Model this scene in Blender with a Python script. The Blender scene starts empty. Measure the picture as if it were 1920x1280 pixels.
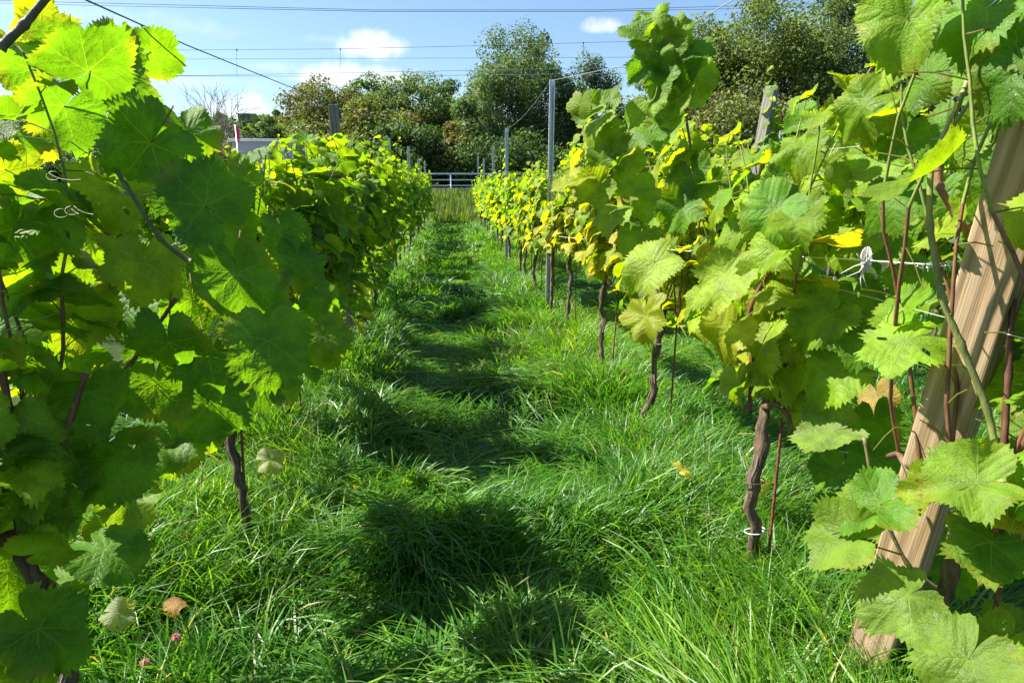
import bpy, math, random
import numpy as np
R = math.radians
rng = np.random.default_rng(7)
random.seed(7)
sc = bpy.context.scene
col = sc.collection

# ------------------------------------------------------------------ camera
F = 1200.0                                    # focal length in pixels of a 1920 wide picture
CAM = np.array([0.0, 0.0, 1.5])
PITCH = math.atan(292 / F)
YAW = math.atan(115 / F * math.cos(PITCH))
cam_d = bpy.data.cameras.new('camera'); cam = bpy.data.objects.new('camera', cam_d); col.objects.link(cam)
cam_d.sensor_width = 36; cam_d.lens = 36 * F / 1920; cam_d.clip_start = 0.05; cam_d.clip_end = 3000
cam.location = CAM
cam.rotation_euler = (math.pi / 2 - PITCH, 0, -YAW)
sc.camera = cam
FW = np.array([math.sin(YAW) * math.cos(PITCH), math.cos(YAW) * math.cos(PITCH), -math.sin(PITCH)])
RT = np.array([math.cos(YAW), -math.sin(YAW), 0.0])
UP = np.cross(RT, FW)
def ray(px, py): return FW + RT * (px - 960) / F - UP * (py - 640) / F
def at(px, py, Y): d = ray(px, py); return CAM + d * (Y / d[1])
def proj(P):
    d = np.asarray(P) - CAM
    f = d @ FW
    return np.stack([960 + F * (d @ RT) / f, 640 - F * (d @ UP) / f, f], -1)

# ------------------------------------------------------------------ world, sun, exposure
SUN_EL, SUN_AZ = R(50), R(-72)                # azimuth measured from +Y towards +X
S = np.array([math.cos(SUN_EL) * math.sin(SUN_AZ), math.cos(SUN_EL) * math.cos(SUN_AZ), math.sin(SUN_EL)])
w = bpy.data.worlds.new('World'); sc.world = w; w.use_nodes = True
nt = w.node_tree; nt.nodes.clear()
out = nt.nodes.new('ShaderNodeOutputWorld'); bg = nt.nodes.new('ShaderNodeBackground')
sky = nt.nodes.new('ShaderNodeTexSky'); sky.sky_type = 'NISHITA'; sky.sun_disc = False
sky.sun_elevation = SUN_EL; sky.sun_rotation = SUN_AZ; sky.altitude = 0; sky.air_density = 1.0; sky.dust_density = 0.9; sky.ozone_density = 1.6
bg.inputs[1].default_value = 0.060
def wmath(op, a, b=None, c=None):
    n = nt.nodes.new('ShaderNodeMath'); n.operation = op
    for i, v in enumerate((a, b, c)):
        if v is None: continue
        if hasattr(v, 'is_output'): nt.links.new(v, n.inputs[i])
        else: n.inputs[i].default_value = v
    return n.outputs[0]
tc = nt.nodes.new('ShaderNodeTexCoord')
def vmath(op, a, b):
    n = nt.nodes.new('ShaderNodeVectorMath'); n.operation = op
    for i, v in enumerate((a, b)):
        if hasattr(v, 'is_output'): nt.links.new(v, n.inputs[i])
        else: n.inputs[i].default_value = v
    return n
noi = nt.nodes.new('ShaderNodeTexNoise'); noi.inputs['Scale'].default_value = 22; noi.inputs['Detail'].default_value = 9; noi.inputs['Roughness'].default_value = .58
nt.links.new(tc.outputs['Generated'], noi.inputs['Vector'])
total = None
# small fair-weather clouds, each an ellipse of directions broken up by noise
for px, py, rx, ry, st in ((692, 92, 55, 27, 1.0), (650, 150, 105, 26, 1.0), (462, 196, 40, 20, .9), (455, 222, 60, 30, .7), (1130, 52, 42, 15, .75),
                           (560, 230, 200, 40, .3), (300, 150, 140, 16, .35), (230, 40, 160, 20, .25), (520, 128, 60, 10, .3), (600, 75, 40, 9, .25), (900, 190, 300, 30, .2)):
    d = ray(px, py); d = d / np.linalg.norm(d)
    right = np.cross(d, (0, 0, 1)); right /= np.linalg.norm(right); up = np.cross(right, d)
    rel = vmath('SUBTRACT', tc.outputs['Generated'], tuple(d)).outputs[0]
    u = vmath('DOT_PRODUCT', rel, tuple(right)).outputs['Value']; v = vmath('DOT_PRODUCT', rel, tuple(up)).outputs['Value']
    a = wmath('POWER', wmath('DIVIDE', u, rx / F), 2.0)
    # undersides are flatter than the tops
    low = wmath('LESS_THAN', v, 0.0); vv = wmath('MULTIPLY', v, wmath('ADD', 1.0, wmath('MULTIPLY', low, 0.6)))
    b = wmath('POWER', wmath('DIVIDE', vv, ry / F), 2.0)
    q = wmath('SUBTRACT', 1.0, wmath('ADD', a, b))
    q = wmath('ADD', q, wmath('MULTIPLY', wmath('SUBTRACT', noi.outputs[0], .5), 4.5))
    ss = nt.nodes.new('ShaderNodeMapRange'); ss.interpolation_type = 'SMOOTHSTEP'
    ss.inputs[1].default_value = -.4; ss.inputs[2].default_value = 1.8; ss.inputs[4].default_value = st * .85
    nt.links.new(q, ss.inputs[0])
    front = wmath('GREATER_THAN', vmath('DOT_PRODUCT', tc.outputs['Generated'], tuple(d)).outputs['Value'], .5)
    k = wmath('MULTIPLY', ss.outputs[0], front)
    total = k if total is None else wmath('MAXIMUM', total, k)
mixc = nt.nodes.new('ShaderNodeMix'); mixc.data_type = 'RGBA'
mixc.inputs[7].default_value = (7.6, 7.5, 7.5, 1)
tint = nt.nodes.new('ShaderNodeMix'); tint.data_type = 'RGBA'; tint.blend_type = 'MULTIPLY'; tint.inputs[0].default_value = 1
tint.inputs[7].default_value = (.84, .95, 1.03, 1)
nt.links.new(sky.outputs[0], tint.inputs[6])
nt.links.new(total, mixc.inputs[0]); nt.links.new(tint.outputs[2], mixc.inputs[6])
nt.links.new(mixc.outputs[2], bg.inputs[0]); nt.links.new(bg.outputs[0], out.inputs[0])
sun_d = bpy.data.lights.new('sun', 'SUN'); sun_d.energy = 5.0; sun_d.angle = R(.5); sun_d.color = (1, .95, .86)
sun = bpy.data.objects.new('sun', sun_d); col.objects.link(sun)
from mathutils import Vector
sun.rotation_euler = Vector(-S).to_track_quat('-Z', 'Y').to_euler()
sc.view_settings.view_transform = 'Standard'; sc.view_settings.look = 'None'
sc.view_settings.exposure = 1.7; sc.view_settings.gamma = 1
sc.render.engine = 'CYCLES'
sc.cycles.max_bounces = 8; sc.cycles.transparent_max_bounces = 4; sc.cycles.diffuse_bounces = 4
sc.cycles.transmission_bounces = 6; sc.cycles.glossy_bounces = 2

# ------------------------------------------------------------------ helpers
def unit_rows(v): return v / (np.linalg.norm(v, axis=1)[:, None] + 1e-9)
def tag(o, label=None, cat=None, group=None, kind=None):
    if label: o['label'] = label
    if cat: o['category'] = cat
    if group: o['group'] = group
    if kind: o['kind'] = kind
    return o
def empty(name, loc=(0, 0, 0), rz=0.0):
    o = bpy.data.objects.new(name, None); o.location = loc; o.rotation_euler = (0, 0, rz)
    o.empty_display_size = .1; col.objects.link(o); return o
def link_mesh(name, me, parent=None):
    o = bpy.data.objects.new(name, me); col.objects.link(o)
    if parent is not None: o.parent = parent
    return o
def np_mesh(name, V, faces, mat, smooth=True, uv=None, colr=None):
    """V (n,3); faces: list of int arrays (m,k) of one width each; uv/colr per vertex"""
    me = bpy.data.meshes.new(name)
    V = np.ascontiguousarray(V, np.float32)
    faces = [np.asarray(f, np.int32) for f in faces if len(f)]
    loops = np.concatenate([f.ravel() for f in faces])
    sizes = np.concatenate([np.full(len(f), f.shape[1], np.int32) for f in faces])
    me.vertices.add(len(V)); me.vertices.foreach_set('co', V.ravel())
    me.loops.add(len(loops)); me.loops.foreach_set('vertex_index', loops)
    me.polygons.add(len(sizes)); me.polygons.foreach_set('loop_start', np.concatenate([[0], np.cumsum(sizes)[:-1]]).astype(np.int32))
    me.polygons.foreach_set('use_smooth', np.full(len(sizes), smooth))
    if uv is not None:
        l = me.uv_layers.new(name='UVMap'); l.data.foreach_set('uv', np.ascontiguousarray(uv[loops], np.float32).ravel())
    if colr is not None:
        a = me.color_attributes.new('tint', 'FLOAT_COLOR', 'POINT')
        c = np.ones((len(V), 4), np.float32); c[:, :3] = colr; a.data.foreach_set('color', c.ravel())
    me.update(calc_edges=True)
    if mat: me.materials.append(mat)
    return me
class Tubes:
    def __init__(s): s.V = []; s.Q = []; s.C = []; s.n = 0
    def add(s, pts, rad, sides=6, colr=(.1, .1, .1), rough=0.0, caps=True):
        P = np.asarray(pts, float); n = len(P)
        rad = np.broadcast_to(np.asarray(rad, float), (n,))
        T = np.gradient(P, axis=0); T /= np.linalg.norm(T, axis=1)[:, None] + 1e-9
        ref = np.array([0, 0, 1.0]) if abs(T[0, 2]) < .9 else np.array([1.0, 0, 0])
        A = np.cross(T, ref); A /= np.linalg.norm(A, axis=1)[:, None] + 1e-9
        B = np.cross(T, A)
        th = np.arange(sides) * 2 * math.pi / sides
        rr = rad[:, None] * (1 + rough * rng.uniform(-1, 1, (n, sides)))
        V = P[:, None] + A[:, None] * (np.cos(th) * rr)[..., None] + B[:, None] * (np.sin(th) * rr)[..., None]
        s.V.append(V.reshape(-1, 3)); s.C.append(np.tile(np.asarray(colr, float), (n * sides, 1)))
        i = np.arange(n - 1)[:, None] * sides; j = np.arange(sides)[None]
        j2 = (j + 1) % sides
        q = np.stack([i + j, i + j2, i + sides + j2, i + sides + j], -1).reshape(-1, 4) + s.n
        s.Q.append(q); s.n += n * sides
        if caps and sides >= 4:
            for base, c in ((0, P[0]), ((n - 1) * sides, P[-1])):
                s.V.append(c[None]); s.C.append(np.asarray(colr, float)[None])
                jj = np.arange(sides)
                tri = np.stack([np.full(sides, s.n), s.n - n * sides * 0 + jj * 0, jj], -1)
                st = s.n - (n * sides) - (0 if base == 0 else 1) + base
                q = np.stack([np.full(sides, s.n), st + jj, st + (jj + 1) % sides, np.full(sides, s.n)], -1)[:, :3]
                s.T = getattr(s, 'T', []); s.T.append(q); s.n += 1
    def mesh(s, name, mat, smooth=True):
        return np_mesh(name, np.concatenate(s.V), [np.concatenate(s.Q)] + ([np.concatenate(s.T)] if getattr(s, 'T', None) else []), mat, smooth, colr=np.concatenate(s.C))
def box_mesh(name, boxes, mat, bevel=0.0):
    """boxes: list of (centre, size, rotation matrix or None)"""
    V = []; Q = []
    c8 = np.array([[x, y, z] for z in (-.5, .5) for y in (-.5, .5) for x in (-.5, .5)])
    fq = np.array([[0, 2, 3, 1], [4, 5, 7, 6], [0, 1, 5, 4], [1, 3, 7, 5], [3, 2, 6, 7], [2, 0, 4, 6]])
    for i, (c, s, m) in enumerate(boxes):
        v = c8 * np.asarray(s, float)
        if m is not None: v = v @ np.asarray(m).T
        V.append(v + np.asarray(c)); Q.append(fq + 8 * i)
    me = np_mesh(name, np.concatenate(V), [np.concatenate(Q)], mat, False)
    if bevel:
        import bmesh
        bm = bmesh.new(); bm.from_mesh(me); bmesh.ops.bevel(bm, geom=bm.edges[:], offset=bevel, segments=2, affect='EDGES', profile=.5); bm.to_mesh(me); bm.free()
    return me
_lat = rng.random((256, 256))
def vnoise(x, y, seed=0):
    x = np.asarray(x, float) + seed * 17.31; y = np.asarray(y, float) + seed * 9.77
    xi = np.floor(x).astype(int); yi = np.floor(y).astype(int); fx = x - xi; fy = y - yi
    fx = fx * fx * (3 - 2 * fx); fy = fy * fy * (3 - 2 * fy)
    g = lambda a, b: _lat[a % 256, b % 256]
    return (g(xi, yi) * (1 - fx) + g(xi + 1, yi) * fx) * (1 - fy) + (g(xi, yi + 1) * (1 - fx) + g(xi + 1, yi + 1) * fx) * fy
def fbm(x, y, seed=0, o=4):
    s = 0; a = .5
    for k in range(o): s = s + a * vnoise(x * 2 ** k, y * 2 ** k, seed + k); a *= .5
    return s / (1 - .5 ** o)
def sstep(a, b, x): t = np.clip((x - a) / (b - a), 0, 1); return t * t * (3 - 2 * t)
def ground_z(x, y):
    x = np.asarray(x, float); y = np.asarray(y, float)
    near = .10 * (fbm(x * 1.5, y * 1.9, 3, 3) - .5) * 2.6 * sstep(60, 30, y)
    return near + 1.0 * sstep(23.5, 32, y) + .6 * sstep(34, 60, y) + 5 * sstep(90, 300, y) * (fbm(x * .01, y * .01, 5, 3))
def inpoly(poly, x, y):
    p = np.asarray(poly, float); ins = np.zeros(np.shape(x), bool); j = len(p) - 1
    for i in range(len(p)):
        xi, yi = p[i]; xj, yj = p[j]
        c = ((yi > y) != (yj > y)) & (x < (xj - xi) * (y - yi) / (yj - yi + 1e-9) + xi)
        ins ^= c; j = i
    return ins

# ------------------------------------------------------------------ materials
class N:
    """tiny node-expression helper"""
    def __init__(s, name):
        s.m = bpy.data.materials.new(name); s.m.use_nodes = True; s.t = s.m.node_tree; s.t.nodes.clear()
        s.out = s.t.nodes.new('ShaderNodeOutputMaterial')
    def n(s, typ, ins=None, **kw):
        n = s.t.nodes.new(typ)
        for k, v in kw.items(): setattr(n, k, v)
        for k, v in (ins or {}).items():
            if hasattr(v, 'is_output'): s.t.links.new(v, n.inputs[k])
            else: n.inputs[k].default_value = v
        return n
    def f(s, op, a, b=0.0, c=0.0, clamp=False):
        return s.n('ShaderNodeMath', {0: a, 1: b, 2: c}, operation=op, use_clamp=clamp).outputs[0]
    def mix(s, fac, a, b, blend='MIX'):
        n = s.n('ShaderNodeMix', {0: fac, 6: a, 7: b}, data_type='RGBA', blend_type=blend); return n.outputs[2]
    def rng_(s, v, a, b, c=0.0, d=1.0, smooth=True):
        return s.n('ShaderNodeMapRange', {0: v, 1: a, 2: b, 3: c, 4: d}, interpolation_type='SMOOTHSTEP' if smooth else 'LINEAR').outputs[0]
    def surf(s, o): s.t.links.new(o, s.out.inputs[0]); return s.m

def leaf_material(name, veins=True):
    g = N(name)
    uv = g.n('ShaderNodeUVMap').outputs[0]
    at_ = g.n('ShaderNodeAttribute', attribute_name='tint').outputs['Color']
    xyz = g.n('ShaderNodeSeparateXYZ', {0: uv})
    x, y = xyz.outputs[0], xyz.outputs[1]
    if veins:
        wob = g.n('ShaderNodeTexNoise', {'Vector': uv, 'Scale': 5.0, 'Detail': 2.0}).outputs[0]
        wv = g.f('MULTIPLY', g.f('SUBTRACT', wob, .5), g.f('MULTIPLY', g.f('MINIMUM', g.f('ABSOLUTE', g.f('ADD', x, y)), .5), .42))
        x2 = g.f('ADD', x, wv); y2 = g.f('ADD', y, g.f('MULTIPLY', wv, -.6))
        a = g.f('ABSOLUTE', g.f('ARCTAN2', x2, y2))
        r = g.f('SQRT', g.f('ADD', g.f('MULTIPLY', x2, x2), g.f('MULTIPLY', y2, y2)))
        m = g.f('MINIMUM', a, g.f('MINIMUM', g.f('ABSOLUTE', g.f('SUBTRACT', a, .86)), g.f('ABSOLUTE', g.f('SUBTRACT', a, 1.78))))
        u = g.f('MULTIPLY', r, g.f('COSINE', m)); v = g.f('MULTIPLY', r, g.f('SINE', m))
        wid = g.f('SUBTRACT', .0065, g.f('MULTIPLY', r, .010))
        main = g.f('SUBTRACT', 1.0, g.rng_(g.f('SUBTRACT', v, wid), 0.0, .007))
        ph = g.f('MULTIPLY', g.f('SUBTRACT', u, g.f('MULTIPLY', v, .85)), 9.0)
        fr = g.f('FRACT', ph); ds = g.f('ABSOLUTE', g.f('SUBTRACT', fr, .5))
        sec = g.f('MULTIPLY', g.rng_(ds, .455, .497), .75)
        vor = g.n('ShaderNodeTexVoronoi', {'Vector': uv, 'Scale': 26.0}, feature='DISTANCE_TO_EDGE').outputs[0]
        ter = g.f('SUBTRACT', 1.0, g.rng_(vor, .0, .14))
        vein = g.f('MAXIMUM', main, g.f('MAXIMUM', sec, g.f('MULTIPLY', ter, .22)))
        hgt = g.f('SUBTRACT', g.f('ADD', g.rng_(vor, 0, .4, 0, .4), g.f('MULTIPLY', g.rng_(ds, .5, .1), .55)), g.f('MULTIPLY', main, .8))
    noise = g.n('ShaderNodeTexNoise', {'Vector': g.n('ShaderNodeTexCoord').outputs['Object'], 'Scale': 14.0, 'Detail': 5.0, 'Roughness': .65}).outputs[0]
    patch = g.rng_(noise, .35, .7, .72, 1.25)
    base = g.mix(1.0, at_, g.n('ShaderNodeCombineColor', {0: patch, 1: patch, 2: patch}).outputs[0], 'MULTIPLY')
    # brown specks and dry margins
    sp = g.n('ShaderNodeTexNoise', {'Vector': uv, 'Scale': 9.0, 'Detail': 6.0, 'Roughness': .7}).outputs[0]
    oi = g.n('ShaderNodeTexCoord').outputs['Object']
    sp2 = g.n('ShaderNodeTexNoise', {'Vector': oi, 'Scale': 5.0, 'Detail': 1.0}).outputs[0]
    spot = g.f('MULTIPLY', g.rng_(sp, .68, .74), g.rng_(sp2, .56, .66))
    base = g.mix(g.f('MULTIPLY', spot, .75), base, (.16, .065, .015, 1))
    if veins:   # some leaves turn yellow then brown from the margin inwards
        rr_ = g.f('ADD', r, g.f('MULTIPLY', g.f('SUBTRACT', sp, .5), .5))
        aged = g.rng_(g.n('ShaderNodeTexNoise', {'Vector': oi, 'Scale': 7.0, 'Detail': 1.0}).outputs[0], .50, .62)
        base = g.mix(g.f('MULTIPLY', g.rng_(rr_, .34, .52), g.f('MULTIPLY', aged, .38)), base, (.30, .27, .03, 1))
        base = g.mix(g.f('MULTIPLY', g.rng_(rr_, .56, .62), g.f('MULTIPLY', aged, .8)), base, (.17, .08, .02, 1))
    if veins: base = g.mix(g.f('MULTIPLY', vein, .34), base, (.26, .34, .07, 1))
    trans = g.mix(1.0, base, (1.95, 1.80, .32, 1), 'MULTIPLY')
    back = g.n('ShaderNodeNewGeometry').outputs['Backfacing']
    under = g.mix(.33, base, (.19, .24, .08, 1))
    dif = g.mix(back, base, under)
    rough = g.f('ADD', g.rng_(noise, .3, .7, .42, .62), g.f('MULTIPLY', back, .25))
    ins = {'Base Color': dif, 'Roughness': rough, 'Specular IOR Level': g.f('SUBTRACT', .28, g.f('MULTIPLY', back, .15))}
    tl_in = {'Color': trans}
    if veins:
        bm = g.n('ShaderNodeBump', {'Height': hgt, 'Strength': .42, 'Distance': .004}).outputs[0]
        ins['Normal'] = bm; tl_in['Normal'] = bm
    pr = g.n('ShaderNodeBsdfPrincipled', ins)
    tl = g.n('ShaderNodeBsdfTranslucent', tl_in)
    mx = g.n('ShaderNodeMixShader', {0: .54, 1: pr.outputs[0], 2: tl.outputs[0]})
    return g.surf(mx.outputs[0])
M_LEAF = leaf_material('vine_leaf')
M_LEAF_FAR = leaf_material('vine_leaf_small', False)

def simple_foliage(name, tmix=.35, rough=.5, tr=(1.7, 1.6, .5, 1)):
    g = N(name)
    at_ = g.n('ShaderNodeAttribute', attribute_name='tint').outputs['Color']
    pr = g.n('ShaderNodeBsdfPrincipled', {'Base Color': at_, 'Roughness': rough, 'Specular IOR Level': .4})
    tl = g.n('ShaderNodeBsdfTranslucent', {'Color': g.mix(1.0, at_, tr, 'MULTIPLY')})
    return g.surf(g.n('ShaderNodeMixShader', {0: tmix, 1: pr.outputs[0], 2: tl.outputs[0]}).outputs[0])
M_GRASS = simple_foliage('grass_blades', .45, .42, (2.1, 1.9, .5, 1))
M_TREE = simple_foliage('tree_leaves', .35, .6, (1.5, 1.7, .5, 1))

def tinted(name, rough=.7, bump=.6, scale=60.0, var=.6, metal=0.0, stretch=(1, 1, .25), spec=.4):
    """bark, canes, painted metal: colour from the mesh, broken up by noise"""
    g = N(name)
    at_ = g.n('ShaderNodeAttribute', attribute_name='tint').outputs['Color']
    tcn = g.n('ShaderNodeTexCoord').outputs['Object']
    mp = g.n('ShaderNodeMapping', {'Vector': tcn, 'Scale': stretch}).outputs[0]
    no = g.n('ShaderNodeTexNoise', {'Vector': mp, 'Scale': scale, 'Detail': 7.0, 'Roughness': .65}).outputs[0]
    k = g.rng_(no, .3, .7, 1 - var, 1 + var)
    c = g.mix(1.0, at_, g.n('ShaderNodeCombineColor', {0: k, 1: k, 2: k}).outputs[0], 'MULTIPLY')
    ins = {'Base Color': c, 'Roughness': rough, 'Metallic': metal, 'Specular IOR Level': spec}
    if bump: ins['Normal'] = g.n('ShaderNodeBump', {'Height': no, 'Strength': bump, 'Distance': .01}).outputs[0]
    return g.surf(g.n('ShaderNodeBsdfPrincipled', ins).outputs[0])
M_BARK = tinted('bark', .85, 1.0, 55, .65)
M_CANE = tinted('cane', .5, .3, 60, .3)
M_RUST = tinted('rust', .8, .6, 150, .5, .2, (1, 1, .5))
M_ZINC = tinted('galvanised_metal', .42, .1, 25, .18, .75, (1, 1, .2))
M_WIRE = tinted('wire', .4, 0, 25, .1, .8)
M_PLAIN = tinted('plain', .6, .1, 8, .12, 0, (1, 1, 1))

def wood(name, c1, c2, sc_=9.0):
    g = N(name)
    tcn = g.n('ShaderNodeTexCoord').outputs['Object']
    mp = g.n('ShaderNodeMapping', {'Vector': tcn, 'Scale': (1, 1, .05)}).outputs[0]
    no = g.n('ShaderNodeTexNoise', {'Vector': mp, 'Scale': 12.0, 'Detail': 4.0}).outputs[0]
    wv = g.n('ShaderNodeTexWave', {'Vector': mp, 'Scale': sc_, 'Distortion': 5.0, 'Detail': 3.0, 'Detail Scale': 1.5}, wave_type='BANDS', bands_direction='DIAGONAL').outputs['Fac']
    fine = g.n('ShaderNodeTexNoise', {'Vector': g.n('ShaderNodeMapping', {'Vector': tcn, 'Scale': (1, 1, .02)}).outputs[0], 'Scale': 320.0, 'Detail': 3.0}).outputs[0]
    c = g.mix(wv, c1, c2)
    c = g.mix(g.rng_(no, .3, .8, 0, .6), c, (c1[0] * .6, c1[1] * .62, c1[2] * .7, 1))
    c = g.mix(g.rng_(fine, .55, .75, 0, .45), c, (.07, .045, .025, 1))
    # knots
    vk = g.n('ShaderNodeTexVoronoi', {'Vector': g.n('ShaderNodeMapping', {'Vector': tcn, 'Scale': (1, 1, .35)}).outputs[0], 'Scale': 9.0}).outputs['Distance']
    kn = g.f('SUBTRACT', 1.0, g.rng_(vk, .03, .09))
    c = g.mix(g.f('MULTIPLY', kn, .7), c, (.09, .045, .02, 1))
    h = g.f('ADD', g.f('MULTIPLY', wv, .4), g.f('MULTIPLY', fine, -.6))
    b = g.n('ShaderNodeBump', {'Height': h, 'Strength': .5, 'Distance': .004}).outputs[0]
    return g.surf(g.n('ShaderNodeBsdfPrincipled', {'Base Color': c, 'Roughness': .75, 'Normal': b, 'Specular IOR Level': .25}).outputs[0])
M_WOOD = wood('pressure_treated_wood', (.28, .185, .10, 1), (.44, .32, .20, 1), 20.0)
M_WOOD_GREY = wood('weathered_grey_wood', (.15, .14, .12, 1), (.25, .23, .20, 1), 20.0)

def ground_material():
    g = N('soil_and_turf')
    tcn = g.n('ShaderNodeTexCoord').outputs['Object']
    a = g.n('ShaderNodeTexNoise', {'Vector': tcn, 'Scale': 3.0, 'Detail': 8.0, 'Roughness': .7}).outputs[0]
    b = g.n('ShaderNodeTexNoise', {'Vector': tcn, 'Scale': 40.0, 'Detail': 5.0}).outputs[0]
    c = g.mix(g.rng_(a, .3, .7), (.018, .035, .008, 1), (.035, .06, .012, 1))
    c = g.mix(g.rng_(b, .5, .75, 0, .6), c, (.035, .026, .012, 1))
    bm = g.n('ShaderNodeBump', {'Height': b, 'Strength': .6, 'Distance': .03}).outputs[0]
    return g.surf(g.n('ShaderNodeBsdfPrincipled', {'Base Color': c, 'Roughness': .95, 'Normal': bm, 'Specular IOR Level': .1}).outputs[0])
_g = N('concrete'); M_KERB = _g.surf(_g.n('ShaderNodeBsdfPrincipled', {'Base Color': _g.mix(_g.n('ShaderNodeTexNoise', {'Vector': _g.n('ShaderNodeTexCoord').outputs['Object'], 'Scale': 3.0, 'Detail': 6.0}).outputs[0], (.22, .22, .21, 1), (.42, .42, .41, 1)), 'Roughness': .9}).outputs[0])
def asphalt():
    g = N('asphalt')
    tcn = g.n('ShaderNodeTexCoord').outputs['Object']
    b = g.n('ShaderNodeTexNoise', {'Vector': tcn, 'Scale': 30.0, 'Detail': 6.0}).outputs[0]
    return g.surf(g.n('ShaderNodeBsdfPrincipled', {'Base Color': g.mix(b, (.05, .05, .052, 1), (.11, .11, .11, 1)), 'Roughness': .85}).outputs[0])

# ------------------------------------------------------------------ ground and road
def build_ground():
    ys = np.concatenate([np.arange(-6, 10, .12), np.arange(10, 40, .3), np.arange(40, 120, 2.5), np.arange(120, 900, 20)])
    xs = np.concatenate([np.arange(-600, -60, 20), np.arange(-60, -8, 2), np.arange(-8, 10, .12), np.arange(10, 60, 2), np.arange(60, 601, 20)])
    X, Y = np.meshgrid(xs, ys); Z = ground_z(X, Y)
    V = np.stack([X, Y, Z], -1).reshape(-1, 3); nx = len(xs); ny = len(ys)
    i = (np.arange(ny - 1)[:, None] * nx + np.arange(nx - 1)[None]).ravel()
    o = link_mesh('ground', np_mesh('ground', V, [np.stack([i, i + 1, i + nx + 1, i + nx], -1)], ground_material()))
    tag(o, kind='structure')
    # road beyond the railing, a flat slab on the bank
    me = box_mesh('road', [((0, 37.2, 1.12), (160, 6.5, .34), None)], asphalt(), .02)
    tag(link_mesh('road', me), kind='structure')
    me = box_mesh('kerb', [((0, 33.97 - .16, 1.2), (160, .12, .34), None)], M_KERB, .01)
    tag(link_mesh('kerb', me), kind='structure')
build_ground()

# ------------------------------------------------------------------ leaf builder
def leaf_outline(n, teeth, amp, seed=0):
    th = -math.pi + (np.arange(n) + .5) * 2 * math.pi / n
    a = np.degrees(np.abs(th))
    r = np.interp(a, [0, 12, 27, 38, 50, 62, 76, 90, 104, 122, 140, 156, 168, 176, 180], [.64, .59, .52, .53, .585, .545, .50, .51, .54, .51, .50, .47, .38, .22, .10])
    if teeth:
        k = np.arange(n); big = 1 + .9 * np.cos(np.radians(np.interp(a, [0, 25, 50, 76, 104, 150, 180], [0, 180, 0, 180, 0, 180, 180]))) * .5
        g = _lat[(k // 2) % 256, 3] * .9 + .45
        r = r * (1 + amp * np.where(k % 2 == 0, 1, -1) * np.where(a > 165, .3, 1) * big * g)
    return th, r
def leaf_template(n, rings, amp):
    th, r = leaf_outline(n, n // 2, amp)
    fr = np.array(rings)
    pts = [np.array([[0, 0]])]
    thj, rj = leaf_outline(n, 0, 0)
    for f in fr:
        rr = r if f == 1 else rj
        pts.append(np.stack([np.sin(th) * rr * f, np.cos(th) * rr * f], -1))
    P = np.concatenate(pts); F3 = []; F4 = []
    j = np.arange(n - 1); 
    F3.append(np.stack([np.zeros(n - 1, int), 1 + j + 1, 1 + j], -1))
    for k in range(len(fr) - 1):
        b0 = 1 + k * n; b1 = b0 + n
        F4.append(np.stack([b0 + j, b0 + j + 1, b1 + j + 1, b1 + j], -1))
    return P, np.concatenate(F3), (np.concatenate(F4) if F4 else np.zeros((0, 4), int))
TPL = {'hi': leaf_template(104, (.2, .42, .64, .84, 1), .045), 'med': leaf_template(44, (.4, .75, 1), .055), 'low': leaf_template(16, (.55, 1), .06)}
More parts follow.
